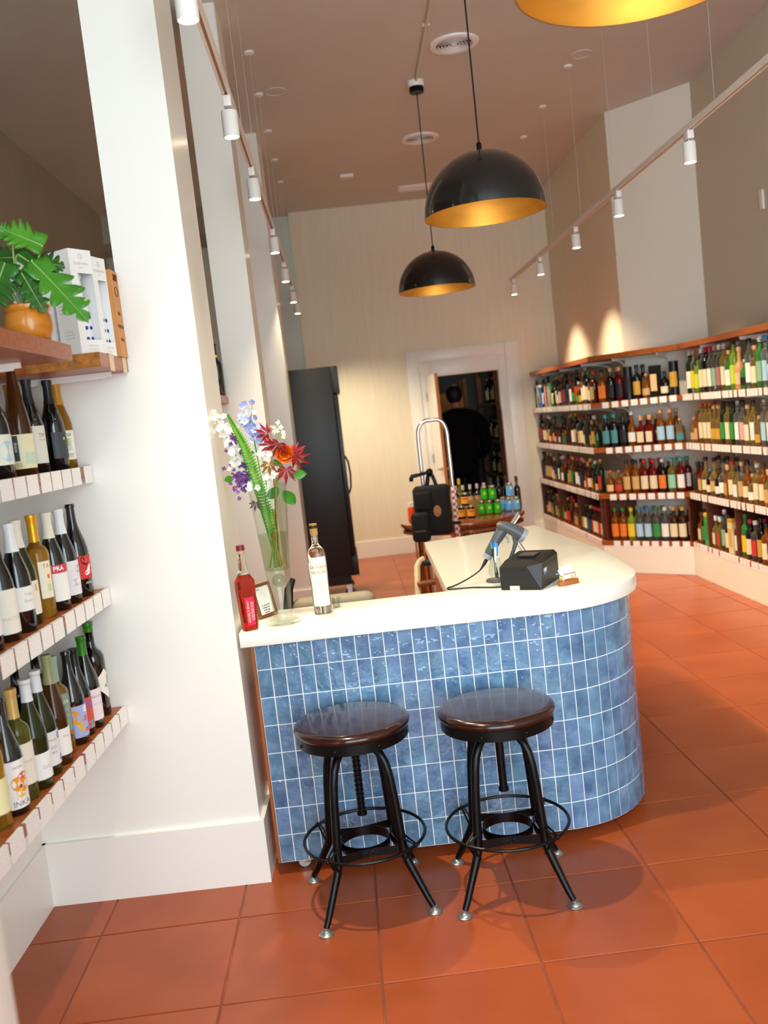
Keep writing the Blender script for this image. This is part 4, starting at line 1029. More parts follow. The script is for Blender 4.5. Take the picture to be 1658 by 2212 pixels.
# ---- clear agave spirit bottle with white label
t = thing('spirit_bottle', 'clear spirit bottle with tall white gold-lettered label and cork stopper on worktop', 'bottle', (0.257, 0.175, ZW), 0.16)
MB().lathe([(0, 0), (.031, 0), (.0345, .004), (.0345, .222), (.033, .236), (.028, .250), (.019, .260), (.0138, .268), (.0125, .28), (.0125, .318), (.0145, .320), (.0145, .328), (.0125, .330), (0, .330)], 36).build('glass_body', G_CLEAR, t, ang=55)
l_ = sector(MB(), .0349, .032, .222, -1.15, .95, 18).build('label', cmat('#f2eedf'), t, ang=50)
tx = MB()
for s_, sz, z, b in [('LA TIERRA', .0145, .183, .0004), ('DE ACRE', .0155, .163, .0004), ('ESPADIN', .0055, .147, 0)]: wrap_text(tx, s_, sz, .0358, z, -.06, b)
for k in range(5):
    for j in range(3): tx.add([(Vector((.0358 * math.sin(a), -.0358 * math.cos(a), z))) for a, z in [(-.34 + k * .13, .112 + j * .009), (-.27 + k * .13, .112 + j * .009), (-.305 + k * .13, .121 + j * .009)]], [(0, 1, 2)])
wrap_text(tx, 'MEZCAL', .011, .0358, .100, -.06)
tx.build('label_lettering', mat('gold_ink', '#b8913a', rough=.5), l_, smooth=False)
tx = MB()
for k, s_ in enumerate(['destilado de agave joven', 'san jose del cabo', 'hecho en mexico', 'cont net 750 ml  alc 45 vol']): wrap_text(tx, s_, .0048, .0358, .085 - k * .012, -.06)
tx.build('label_small_print', M_INK, l_, smooth=False)
MB().lathe([(.0146, .306), (.0152, .306), (.0152, .333), (.0146, .333)], 24, closed=True).build('paper_seal', mat('kraft_seal', '#b98a4a', rough=.6), t)
MB().lathe([(0, .330), (.0152, .330), (.0152, .342), (0, .342)], 24).build('stopper_band', M_BLACK, t)
MB().lathe([(0, .342), (.0155, .342), (.0155, .348), (.0145, .349), (0, .349)], 24).build('stopper_top', mat('cork_top', '#a86d2e', rough=.6, noise=.2, nscale=60), t)
# ---- red whiskey bottle, faceted
t = thing('whiskey_bottle', 'faceted red whiskey bottle with pink side label against the white pillar', 'bottle', (-0.006, 0.012, ZW), 0.5)
M_REDW = mat('red_whiskey', '#cf3312', rough=.02, trans=.85, ior=1.37)
def octo(w, d, c, z): return [Vector((x, y, z)) for x, y in [(-w + c, -d), (w - c, -d), (w, -d + c), (w, d - c), (w - c, d), (-w + c, d), (-w, d - c), (-w, -d + c)]]
def loft(rings):
    v = [p for r in rings for p in r]; n = 8; f = [tuple(range(7, -1, -1)), tuple((len(rings) - 1) * n + k for k in range(n))]
    for i in range(len(rings) - 1): f += [(i*n+k, i*n+(k+1)%n, (i+1)*n+(k+1)%n, (i+1)*n+k) for k in range(n)]
    return v, f
MB().add(*loft([octo(.025, .018, .006, 0.001), octo(.027, .020, .006, .006), octo(.034, .024, .008, .16), octo(.033, .023, .008, .185), octo(.020, .016, .006, .208)])).build('whiskey_fill', M_REDW, t, ang=20)
MB().add(*loft([octo(.0205, .0165, .006, .209), octo(.0145, .0135, .005, .23), octo(.0125, .0125, .0045, .245), octo(.0122, .0122, .0045, .285)])).build('glass_neck', G_CLEAR, t, ang=20)
MB().lathe([(0, .2855), (.0115, .2855), (.0125, .298), (0, .298)], 16).build('cork', mat('pale_cork', '#d8b27c', rough=.7), t)
MB().lathe([(0, .298), (.0155, .298), (.0155, .315), (.014, .317), (0, .317)], 24).build('stopper', mat('burgundy_cap', '#6d1426', rough=.35), t)
def face_quad(w0, w1, z0, z1, y0, y1, x=0.0): return [(x - w0, y0, z0), (x + w0, y0, z0), (x + w1, y1, z1), (x - w1, y1, z1)]
l_ = MB().add(face_quad(.015, .019, .02, .125, -.0215, -.0235), [(0, 1, 2, 3)]).build('pink_label', cmat('#cf1f4d'), t)
LMt = Matrix(((1, 0, 0, 0), (0, -.019, -1, -.0213), (0, 1, -.019, 0), (0, 0, 0, 1)))
tx = MB(); flat_text(tx, "ANGEL'S ENVY", .0125, LMt @ Tr(-.006, .072, .0006) @ Rz(PI / 2), .0003); tx.build('label_lettering', mat('pale_gold_ink', '#e2c88d', rough=.5), l_, smooth=False)
tx = MB()
for k in range(5): flat_text(tx, 'rye whiskey finished in rum casks', .0052, LMt @ Tr(.004 + k * .0026, .072, .0006) @ Rz(PI / 2))
tx.build('label_small_print', cmat('#f0c6cf'), l_, smooth=False)
SMt = Matrix(((0, 0, 1, .0342), (1, 0, 0, 0), (0, 1, 0, 0), (0, 0, 0, 1)))
for z0, z1 in ((.025, .045), (.13, .145)):
    MB().add([SMt @ Vector(p) for p in ((-.013, z0, -.0035 if z0 < .1 else 0.0006), (.013, z0, -.0035 if z0 < .1 else 0.0006), (.013, z1, -.0025 if z0 < .1 else 0.0006), (-.013, z1, -.0025 if z0 < .1 else 0.0006))], [(0, 1, 2, 3)]).build('side_label', cmat('#e9d5cd'), t)
# ---- framed paper sign, leaning (its code square is left blank)
t = thing('framed_sign', 'small walnut framed paper sign behind the red bottle', 'sign', (0.040, 0.215, ZW), 0.95)
FM = Rx(-0.22)
w, h = .052, .135
mb = MB().bbox((-w, -.006, 0), (w, .006, .013), r=.0015, seg=1, M=FM).bbox((-w, -.006, h - .013), (w, .006, h), r=.0015, seg=1, M=FM).bbox((-w, -.006, .013), (-w + .013, .006, h - .013), r=.0015, seg=1, M=FM).bbox((w - .013, -.006, .013), (w, .006, h - .013), r=.0015, seg=1, M=FM)
mb.build('frame', mat('walnut_frame', '#7a4526', rough=.4, noise=.2, nscale=9, stretch=(9, 9, 2)), t)
pp = MB().box((-w + .012, -.002, .012), (w - .012, .003, h - .012), FM).build('paper', M_PAPER, t, smooth=False)
tx = MB(); TM = FM @ Matrix(((1, 0, 0, 0), (0, 0, -1, -.0026), (0, 1, 0, 0), (0, 0, 0, 1)))
flat_text(tx, 'scan', .008, TM @ Tr(-.022, h - .022, 0), .0002)
for k, s_ in enumerate(['for wine club', 'tastings and', 'events sign', 'up here']): flat_text(tx, s_, .0085, TM @ Tr(-.002, .048 - k * .0095, 0), .0002)
tx.build('sign_print', M_INKB, pp, smooth=False)
MB().box((-.006, .006, .0), (.006, .009, .10), FM @ Tr(0, 0, .0) @ Rx(.0)).build('easel_back', M_BLACK, t, smooth=False)
# ---- plastic shot cup
tag(MB().lathe([(0, 0), (.0135, 0), (.0185, .038), (.0200, .0382), (.0200, .0392), (.0178, .0388), (.0128, .0015), (0, .0015)], 28).build('shot_cup', G_THIN, loc=(0.307, 0.245, ZW)), 'tiny clear plastic shot cup beside the spirit bottle', 'cup')

# ---- vase of flowers
VX, VY = 0.112, 0.081
t = thing('flower_vase', 'tall flared clear glass vase on round foot, half filled with water', 'vase', (VX, VY, ZW))
r_at = lambda z: .034 + (.0725 - .034) * (z - .03) / .497
outer = [(0, 0), (.069, 0), (.071, .002), (.066, .0055), (.045, .010), (.036, .018), (.034, .03)] + [(r_at(z), z) for z in (.1, .2, .3, .4, .5, .527)]
inner = [(r_at(z) - .0025, z) for z in (.527, .5, .4, .3, .2, .1, .045)] + [(.030, .038), (0, .036)]
MB().lathe(outer + inner, 48).build('glass_body', G_VASE, t, ang=50)
MB().lathe([(0, .205)] + [(r_at(z) - .0032, z) for z in (.205, .25, .30, .34)] + [(0, .34)], 40).build('water', M_WATER, t, ang=50)
MB().lathe([(0, .2), (r_at(.2) - .003, .2), (r_at(.2) - .003, .203), (0, .203)], 40).build('glass_divider', G_VASE, t)
MB().sphere((0, 0, .160), .026, 24, 14).sphere((0, 0, .160), .0235, 24, 14).build('glass_bubble', G_VASE, t)
V3 = Vector
VO = V3((0.108, 0.081, 0.952))
M_GST = mat('flower_stem', '#6f9c2c', rough=.5)
def petal_mesh(n, R, cup, wid, name='blossom'):
    mb = MB()
    for k in range(n):
        a = 2 * PI * k / n; M = Rz(a)
        P = [(0, 0, 0), (R * .5, -wid, cup * .35), (R, -wid * .55, cup), (R * 1.05, 0, cup * .9), (R, wid * .55, cup), (R * .5, wid, cup * .35), (R * .55, 0, cup * .1)]
        mb.add([M @ V3(p) for p in P], [(0, 1, 6), (1, 2, 6), (2, 3, 6), (3, 4, 6), (4, 5, 6), (5, 0, 6)])
    return mb.sphere((0, 0, cup * .2), R * .16, 6, 4).mesh(name, ang=70)
WB, BB, PB = petal_mesh(5, .0115, .004, .0065), petal_mesh(5, .012, .0035, .0065), petal_mesh(4, .0055, .002, .0026)
M_WPET, M_BPET, M_PPET = mat('white_petal', '#f3efe4', rough=.6), mat('periwinkle_petal', '#a9b3e2', rough=.6), mat('lilac_petal', '#7b4a90', rough=.6, noise=.3, nscale=40)
def spray(name, label, cat, pts, mesh, m, tipz, rnd, bsc=1.0, extra=0, spread=.006):
    """a stem from inside the vase with separate blossoms"""
    t = thing(name, label, cat, V3((VX, VY, ZW + .21)), 0, 'flowers in the glass vase')
    off = V3((VX, VY, ZW + .21))
    low = V3((rnd.uniform(-.012, .012), rnd.uniform(-.012, .012), .0))
    P = [VO + V3(p) - off for p in pts]
    top = max(P, key=lambda p: p.z); mid = sum(P, V3()) / len(P)
    rim = V3((max(-.05, min(.05, mid.x * .5)), max(-.04, min(.04, mid.y * .5)), .31))
    MB().tube([low, low.lerp(rim, .5), rim, mid + V3((0, .006, 0)), top + V3((0, .003, 0))], [.0024, .0024, .0022, .0018, .001], 6).build('stem', M_GST, t)
    for p in P:
        for e in range(1 + extra):
            q = p + V3((rnd.uniform(-1, 1), rnd.uniform(-1, 1), rnd.uniform(-1, 1))) * (spread * (1 + e))
            o = put('blossom', mesh, m, t, q, rot=(PI / 2 + rnd.uniform(-.7, .7), rnd.uniform(-.5, .5), rnd.uniform(-.7, .7)))
            s_ = bsc * rnd.uniform(.8, 1.15); o.scale = (s_, s_, s_)
    return t
rf = random.Random(5)
WD = [ (-0.168, -0.001, 0.809), (-0.160, -0.001, 0.782), (-0.143, -0.001, 0.766), (-0.149, -0.001, 0.757), (-0.139, -0.001, 0.728), (-0.122, -0.001, 0.730), (-0.128, -0.001, 0.706), (-0.112, -0.001, 0.701), (-0.116, -0.001, 0.684), (-0.094, -0.001, 0.682), (-0.103, -0.001, 0.661), (-0.085, -0.001, 0.641), (-0.100, -0.001, 0.631), (-0.089, -0.001, 0.609), (-0.081, -0.001, 0.594), (-0.085, -0.001, 0.671) ]
BD = [ (-0.037, -0.001, 0.762), (-0.027, -0.001, 0.743), (-0.050, -0.001, 0.753), (-0.023, -0.001, 0.726), (-0.012, -0.001, 0.711), (-0.001, -0.001, 0.701), (-0.039, -0.001, 0.731), (-0.014, -0.001, 0.735), (-0.006, -0.001, 0.720), (-0.054, -0.001, 0.775) ]
BDT = [ (-0.055, -0.001, 0.825), (-0.011, -0.001, 0.834), (-0.013, -0.001, 0.800), (-0.004, -0.001, 0.775), (-0.063, -0.001, 0.785), (0.009, -0.001, 0.746), (-0.040, -0.001, 0.834) ]
PL = [ (-0.095, -0.001, 0.578), (-0.085, -0.001, 0.563), (-0.071, -0.001, 0.586), (-0.073, -0.001, 0.545), (-0.094, -0.001, 0.544), (-0.086, -0.001, 0.525), (-0.102, -0.001, 0.558), (-0.066, -0.001, 0.572), (-0.072, -0.001, 0.607), (-0.067, -0.001, 0.596), (-0.102, -0.001, 0.700), (-0.091, -0.001, 0.706), (-0.085, -0.001, 0.691), (-0.076, -0.001, 0.683), (-0.063, -0.001, 0.648) ]
FERN = [ (-0.100, -0.001, 0.796), (-0.087, -0.001, 0.762), (-0.071, -0.001, 0.721), (-0.056, -0.001, 0.681), (-0.044, -0.001, 0.637), (-0.033, -0.001, 0.589), (-0.022, -0.001, 0.539), (-0.013, -0.001, 0.495) ]
FERN2 = [ (-0.013, -0.001, 0.495), (-0.006, -0.001, 0.441), (-0.001, -0.001, 0.397), (0.003, -0.001, 0.344) ]
MAP = [ (0.037, -0.051, 0.713), (0.074, -0.061, 0.673), (0.117, -0.031, 0.637), (0.124, -0.051, 0.620), (0.088, -0.051, 0.578), (0.042, -0.041, 0.668), (0.028, -0.061, 0.606), (-0.045, -0.001, 0.463) ]
ORG = [ (0.087, -0.021, 0.635) ]
ORG2 = [ (0.035, -0.001, 0.645) ]
WS = [ (0.008, -0.031, 0.641), (0.020, -0.031, 0.653), (0.000, -0.031, 0.616), (0.019, -0.031, 0.591), (0.030, -0.031, 0.566), (0.046, -0.031, 0.561), (0.018, -0.031, 0.554), (-0.054, -0.031, 0.527), (-0.040, -0.041, 0.518), (-0.005, -0.001, 0.675) ]
FX = [ (0.077, -0.001, 0.749), (0.081, -0.001, 0.726), (0.086, -0.001, 0.708), (0.066, -0.001, 0.719), (0.091, -0.001, 0.696), (0.052, -0.001, 0.712), (0.051, -0.001, 0.738) ]
GL = [ (0.109, -0.001, 0.590), (0.101, -0.001, 0.553), (0.064, -0.001, 0.564), (-0.114, -0.001, 0.567), (0.063, -0.001, 0.495), (0.044, -0.001, 0.511) ]
spray('white_delphinium', 'long white delphinium spray leaning left out of the vase', 'flower', WD, WB, M_WPET, 0, rf, 1.15, 3, .009)
spray('white_stock', 'short white stock blossoms low in the middle of the bouquet', 'flower', WS, WB, M_WPET, 0, rf, 1.15, 2, .009)
spray('blue_delphinium', 'pale periwinkle delphinium standing highest in the bouquet', 'flower', BD + BDT, BB, M_BPET, 0, rf, .95, 0, .004)
spray('blue_delphinium', 'fuller periwinkle delphinium head behind the fern tip', 'flower', BD, BB, M_BPET, 0, rf, 1.15, 2, .011)
spray('lilac', 'purple lilac cluster hanging over the left vase rim', 'flower', PL[:10], PB, M_PPET, 0, rf, 1.5, 9, .0045)
spray('lilac', 'small dark purple lilac sprig behind the white delphinium', 'flower', PL[10:], PB, M_PPET, 0, rf, 1.5, 6, .005)
spray('foxglove', 'thin cream green foxglove sprig above the red maple leaves', 'flower', FX, PB, mat('cream_bell', '#e6ebcb', rough=.6), 0, rf, 1.5, 1, .004)
# fern
off = V3((VX, VY, ZW + .21))
t = thing('fern_frond', 'bright green fern frond arching out of the vase', 'fern', off, 0, 'flowers in the glass vase')
SP = [VO + V3((p[0], p[1] - .045, p[2])) - off for p in FERN] + [VO + V3((p[0], p[1] - .02, p[2])) - off for p in FERN2[1:]]
MB().tube(SP + [V3((.0, 0, .02))], .0014, 6).build('rachis', mat('fern_rachis', '#9a7a2c', rough=.6), t)
mb = MB()
def on_path(P, s_):
    k = min(int(s_ * (len(P) - 1)), len(P) - 2); f_ = s_ * (len(P) - 1) - k
    return P[k].lerp(P[k + 1], f_), (P[k + 1] - P[k]).normalized()
NP = 46
for i in range(NP):
    s_ = (i + .5) / NP; c, d = on_path(SP, s_)
    L_ = .005 + .0205 * min(1, s_ * 2.6) * (1 - .25 * max(0, s_ - .7) / .3)
    side = d.cross(V3((0, -1, 0))).normalized()
    for sg in (-1, 1):
        a = side * sg - d * .25; a.normalize(); w_ = d * .0046; up = V3((0, -.004, 0))
        mb.add([c - w_, c + a * L_ * .55 - w_ * 1.05 + up, c + a * L_, c + a * L_ * .55 + w_ * 1.05 + up, c + w_, c + a * L_ * .5 + up * 1.5], [(0, 1, 5), (1, 2, 5), (2, 3, 5), (3, 4, 5), (4, 0, 5)])
o = mb.build('pinnae', mat('fern_green', '#5fa024', rough=.5, col2='#37851a', nscale=14), t); o['kind'] = 'stuff'
# japanese maple
def maple(par, c, R, az, m, tiltx=.2):
    mb = MB(); M = Tr(*c) @ Rz(0) @ Rx(PI / 2 + tiltx) @ Rz(az)
    for a, l in ((0, 1.0), (.62, .92), (-.62, .92), (1.2, .72), (-1.2, .72), (1.75, .45), (-1.75, .45)):
        L_ = R * l; w_ = R * .115; Q = M @ Rz(a)
        mb.add([Q @ V3(p) for p in ((0, 0, 0), (-w_ * .35, L_ * .2, .001), (-w_, L_ * .5, .003), (0, L_, -.006 * l), (w_, L_ * .5, .003), (w_ * .35, L_ * .2, .001), (0, L_ * .5, 0))], [(0, 1, 6), (1, 2, 6), (2, 3, 6), (3, 4, 6), (4, 5, 6), (5, 0, 6)])
    return mb.build('leaf', m, par, ang=80)
M_MAP = mat('red_maple', '#a3141c', rough=.45, col2='#7c0f1a', nscale=20)
M_MAPB = mat('bronze_maple', '#9a7a2a', rough=.5, col2='#7a3a1c', nscale=20)
t = thing('maple_sprig', 'sprig of crimson japanese maple leaves on right of bouquet', 'leaves', off, 0, 'flowers in the glass vase')
MB().tube([V3((.008, .0, .0)), V3((.02, -.01, .2)), V3((.03, -.02, .33)), VO + V3((.06, -.04, .6)) - off, VO + V3(MAP[1]) - off], [.002, .002, .0018, .0014, .001], 6).build('stem', mat('maple_twig', '#6a2a20', rough=.6), t)
MB().tube([VO + V3((.06, -.04, .6)) - off, VO + V3(MAP[3]) - off], [.0012, .0008], 5).tube([VO + V3((.05, -.035, .58)) - off, VO + V3(MAP[4]) - off], [.0012, .0008], 5).build('twig', mat('maple_twig', '#6a2a20'), t)
for k, (R_, az, m) in enumerate([(.042, 1.2, M_MAP), (.05, 2.6, M_MAP), (.045, -1.9, M_MAP), (.052, -2.2, M_MAP), (.05, 3.0, M_MAP), (.04, 1.4, M_MAP), (.042, 3.1, M_MAPB)]):
    maple(t, VO + V3(MAP[k]) - off, R_ * 1.3, az, m, [.2, .35, .1, .3, .1, -.2, .2][k])
t = thing('maple_leaf', 'dusky purple maple leaf drooping inside the vase neck', 'leaves', off, 0, 'flowers in the glass vase')
maple(t, VO + V3(MAP[7]) - off, .04, 2.9, mat('dusky_maple', '#5a3a44', rough=.5), .1)
# orange ranunculus
t = thing('ranunculus', 'round orange ranunculus bloom beneath the maple leaves', 'flower', off, 0, 'flowers in the glass vase')
MB().tube([V3((.012, .004, 0)), V3((.03, -.002, .3)), VO + V3(ORG[0]) - off], .002, 6).build('stem', M_GST, t)
M_ORP = mat('orange_petal', '#f07a16', rough=.5, col2='#e65a10', nscale=30)
for ring, (n, R_, cz) in enumerate([(7, .046, .0), (6, .038, -.006), (5, .028, -.011), (4, .017, -.015)]):
    for k in range(n):
        a = 2 * PI * k / n + ring * .5
        M = Tr(*(VO + V3(ORG[0]) - off)) @ Rx(PI / 2 + .15) @ Rz(a) @ Ry(-.55 - ring * .25)
        v = []; f = []
        for i in range(5):
            for j in range(5):
                x = R_ * i / 4; w_ = R_ * .62 * math.sin(PI * (.12 + .8 * i / 4)); y = w_ * (j / 2 - 1)
                v.append(M @ V3((x, y, -.35 * y * y / R_ + .25 * x * x / R_ + .002)))
        for i in range(4):
            for j in range(4): f.append((i*5+j, (i+1)*5+j, (i+1)*5+j+1, i*5+j+1))
        MB().add(v, f).build('petal', M_ORP, t, ang=80)
# loose green leaves
t = thing('green_foliage', 'loose rounded green leaves around the vase rim', 'leaves', off, 0, 'flowers in the glass vase')
M_FOL = mat('foliage_green', '#4f9a26', rough=.45, col2='#2f7a1c', nscale=18)
MB().tube([V3((-.006, .006, .0)), V3((.03, .0, .3)), VO + V3(GL[2]) - off], .0018, 6).tube([V3((.03, .0, .3)), VO + V3(GL[4]) - off], .0012, 5).build('stem', M_GST, t)
for k, (az, l) in enumerate([(-1.0, .05), (-1.7, .055), (.4, .055), (1.9, .04), (-2.6, .07), (2.4, .06)]):
    M = Tr(*(VO + V3(GL[k]) - off)) @ Rx(PI / 2 + .2) @ Rz(az); w_ = l * .34
    MB().add([M @ V3((q * w_ * math.sin(PI * (.04 + .96 * i / 8)) ** .8, l * i / 8, .006 * abs(q) - .012 * (i / 8) ** 2)) for i in range(9) for q in (-1, 0, 1)], [(i * 3 + k, i * 3 + k + 1, i * 3 + k + 4, i * 3 + k + 3) for i in range(8) for k in (0, 1)]).build('leaf', M_FOL, t, ang=80)
t = thing('cut_stems', 'bundle of cut green stems standing in the vase water', 'stems', off, 0, 'flowers in the glass vase')
for k in range(7):
    a = k * .9; MB().tube([V3((.03 * math.cos(a), .03 * math.sin(a), .002)), V3((.008 * math.cos(a + 2), .008 * math.sin(a + 2), .10)), V3((.02 * math.cos(a + 3), .02 * math.sin(a + 3), .22))], .0026, 6).build('stem', M_GST if k % 3 else mat('orange_stem', '#c98a2a', rough=.5), t)

# ---- barcode scanner on its stand
M_SCD, M_SCL = mat('scanner_charcoal', '#474a4e', rough=.42), mat('scanner_grey', '#8e9297', rough=.42)
t = thing('barcode_scanner', 'grey pistol-grip barcode scanner propped on its stand by the pen glass', 'scanner', (0.985, 0.42, ZW))
o3 = lambda x, z, y=0.0: V3((x - .985, y, z - .952))
def oval_tube(pts, rx, rz_):
    mb = MB(); n = 16; v = []; f = []
    for i, p in enumerate(pts):
        a = pts[max(0, i - 1)]; b = pts[min(len(pts) - 1, i + 1)]; d = (b - a).normalized(); nrm = V3((-d.z, 0, d.x))
        v += [p + V3((0, 1, 0)) * (rx[i] * math.cos(2*PI*k/n)) + nrm * (rz_[i] * math.sin(2*PI*k/n)) for k in range(n)]
    for i in range(len(pts) - 1): f += [(i*n+k, i*n+(k+1)%n, (i+1)*n+(k+1)%n, (i+1)*n+k) for k in range(n)]
    f += [tuple(range(n - 1, -1, -1)), tuple((len(pts) - 1) * n + k for k in range(n))]
    return mb.add(v, f)
oval_tube([o3(.992, 1.178), o3(1.0, 1.179), o3(1.03, 1.172), o3(1.06, 1.155), o3(1.082, 1.139), o3(1.09, 1.133)], [.012, .022, .028, .033, .037, .038], [.012, .020, .023, .026, .029, .029]).build('scanner_head', M_SCD, t, ang=50)
oval_tube([o3(1.086, 1.1355), o3(1.101, 1.124)], [.0395, .0395], [.0305, .0305]).build('nose_ring', M_SCL, t, ang=50)
oval_tube([o3(1.025, 1.183), o3(1.045, 1.173), o3(1.075, 1.153), o3(1.084, 1.146)], [.012, .017, .021, .017], [.011, .0145, .0165, .013]).build('top_shell', M_SCL, t, ang=50)
oval_tube([o3(1.015, 1.165), o3(.995, 1.14), o3(.972, 1.105), o3(.952, 1.075), o3(.944, 1.062)], [.017, .0185, .0195, .0195, .014], [.024, .022, .0205, .0205, .016]).build('grip', M_SCD, t, ang=50)
oval_tube([o3(.947, 1.066), o3(.936, 1.049)], [.0202, .0165], [.0212, .0175]).build('grip_butt', M_SCL, t, ang=50)
MB().tube([o3(1.022, 1.135), o3(1.034, 1.118), o3(1.03, 1.105)], .0045, 8).build('trigger', M_SCL, t)
oval_tube([o3(1.062, 1.128), o3(1.062, 1.10), o3(1.050, 1.07), o3(1.030, 1.03), o3(1.008, .985), o3(.995, .962)], [.012, .011, .0095, .009, .009, .011], [.012, .010, .008, .0075, .008, .010]).build('stand_arm', M_SCD, t, ang=50)
MB().lathe([(0, 0), (.048, 0), (.05, .004), (.046, .011), (.02, .015), (0, .016)], 32, M=Tr(-.012, -.008, 0) @ Matrix.Diagonal((1.0, .8, 1, 1))).build('stand_base', M_SCD, t, ang=50)
MB().tube([o3(.94, 1.052), o3(.927, 1.03), o3(.905, 1.005)], [.0075, .006, .0035], 8).build('strain_relief', M_BLACK, t)
MB().tube([o3(.93, 1.045, .012), o3(.921, 1.028, .014), o3(.917, 1.018, .014)], .004, 6).build('hang_tab', M_ALU, t)
cable = [V3((.905, .42, 1.005)), V3((.87, .415, .985)), V3((.82, .40, .966)), V3((.785, .385, .9575)), V3((.765, .37, .9565)), V3((.757, .352, .957)), V3((.765, .335, .9565)), V3((.80, .328, .9562)), V3((.86, .318, .9562)), V3((.92, .282, .9562)), V3((.97, .262, .9562)), V3((.995, .262, .9565))]
C2 = []
for i in range(len(cable) - 1):
    p0, p1, p2, p3 = cable[max(0, i - 1)], cable[i], cable[i + 1], cable[min(len(cable) - 1, i + 2)]
    for k in range(5):
        u_ = k / 5; C2.append(.5 * ((2 * p1) + (p2 - p0) * u_ + (2 * p0 - 5 * p1 + 4 * p2 - p3) * u_ ** 2 + (3 * p1 - p0 - 3 * p2 + p3) * u_ ** 3))
tag(MB().tube(C2 + [cable[-1]], .0032, 8).build('scanner_cable', M_BLACK), 'thin black cable from scanner curving over the worktop edge', 'cable')
# ---- tasting glass with pens
GX, GY = 0.958, 0.318
t = thing('tasting_glass', 'small tulip shaped tasting glass used as pen holder', 'glass', (GX, GY, ZW))
MB().lathe([(0, 0), (.020, 0), (.021, .003), (.017, .012), (.0135, .020), (.016, .026), (.027, .038), (.0315, .052), (.0305, .066), (.0255, .085), (.0215, .100), (.0205, .112), (.0192, .112), (.0200, .100), (.0240, .085), (.0290, .066), (.0300, .052), (.0255, .040), (.012, .029), (0, .026)], 40).build('glass_body', G_VASE, t, ang=55)
def pen(label, a, tilt, body, cap, L_=.142, r=.0042, clip=False):
    t = thing('pen', label, 'pen', (GX + .006 * math.cos(a + PI), GY + .006 * math.sin(a + PI), ZW + .0305), 0, 'pens in the tasting glass')
    M = Rz(a) @ Ry(tilt)
    b_ = MB().lathe([(0, 0), (.0012, 0), (.0035, .012), (r, .016), (r, L_ - .02), (0, L_ - .02)], 14, M=M).build('barrel', body, t, ang=40)
    MB().lathe([(0, L_ - .0199), (r * 1.02, L_ - .0199), (r * .9, L_ - .004), (.0018, L_ - .003), (.0018, L_ + .006), (0, L_ + .006)], 14, M=M).build('clicker', cap, t, ang=40)
    if clip: MB().box((r * .9, -.0035, L_ - .055), (r * 1.9, .0035, L_ - .004), M).build('clip', cap, b_, smooth=False)
pen('black pen with green tipped end in the tasting glass', 2.6, .11, M_BLACK, cmat('#1f9a5a', .4))
pen('slim black pen standing upright in the tasting glass', 1.6, .07, M_BLACK, cmat('#1f4fbf', .4))
pen('black pen with blue clicker at back of tasting glass', .6, .08, cmat('#22242a', .3), cmat('#1f4fd0', .4), .146)
pen('white and light blue pen with broad blue clip', -.4, .10, cmat('#e8edf2', .3), cmat('#3f86dd', .35), .148, .0052, True)
# ---- receipt printer
PA = math.atan2(.205, .115)
t = thing('receipt_printer', 'black faceted receipt printer with small star logo', 'printer', (1.103, .134, ZW), PA)
PL_, PW_, PH_ = .222, .165, .098        # local: x back along right face, y to the left face
M_PRN = mat('printer_black', '#131415', rough=.42, bump=.05, bscale=400)
v = [(0, 0, .001), (PL_, 0, .001), (PL_, PW_, .001), (0, PW_, .001), (.0, .052, PH_ - .006), (.03, .0, PH_ + .002), (PL_, 0, PH_ + .008), (PL_, PW_, PH_ + .006), (.0, PW_, PH_ - .008), (.055, .058, PH_ + .012), (PL_ - .004, .012, PH_ + .022), (PL_ - .004, PW_ - .006, PH_ + .020), (.06, PW_ - .004, PH_ + .010)]
f = [(0, 3, 2, 1), (0, 1, 6, 5), (0, 5, 4), (0, 4, 8, 3), (3, 8, 7, 2), (1, 2, 7, 6), (4, 5, 9), (4, 9, 12, 8), (5, 6, 10, 9), (8, 12, 11, 7), (6, 7, 11, 10), (9, 10, 11, 12)]
MB().add(v, f).build('housing', M_PRN, t, smooth=False)
MB().box((.085, .05, PH_ + .0155), (.17, .12, PH_ + .0225)).build('paper_cover', mat('printer_gloss', '#1d1f21', rough=.12), t, smooth=False)
MB().box((.03, -.0006, PH_ * .88), (PL_, .0004, PH_ * .893)).box((-.0006, .055, PH_ * .80), (.0004, PW_, PH_ * .815)).build('seam', mat('seam_black', '#050505', rough=.6), t, smooth=False)
MB().box((-.0012, .088, .001), (.004, .128, .017)).build('cable_notch', mat('notch_grey', '#cfc8bb', rough=.6), t, smooth=False)
FM = Matrix(((1, 0, 0, 0), (0, 0, -1, -.0008), (0, 1, 0, 0), (0, 0, 0, 1)))
tx = MB(); flat_text(tx, 'star', .026, FM @ Tr(.062, .070, 0), .0007); tx.build('logo', M_WHITEP, t, smooth=False)
tx = MB(); tx.add([FM @ V3(p) for p in ((.042, .058, 0), (.084, .061, 0), (.084, .055, 0), (.042, .051, 0))], [(0, 1, 2, 3)]); tx.build('logo_bar', cmat('#2c8fd0'), t, smooth=False)
for k, c_ in enumerate(('#4aa3ff', '#4aa3ff', '#59d06a')): MB().sphere((.185 + k * .010, -.0012, .022), .0018, 8, 6).build('status_light', mat('led' + c_, c_, emit=c_, estr=2.0), t)
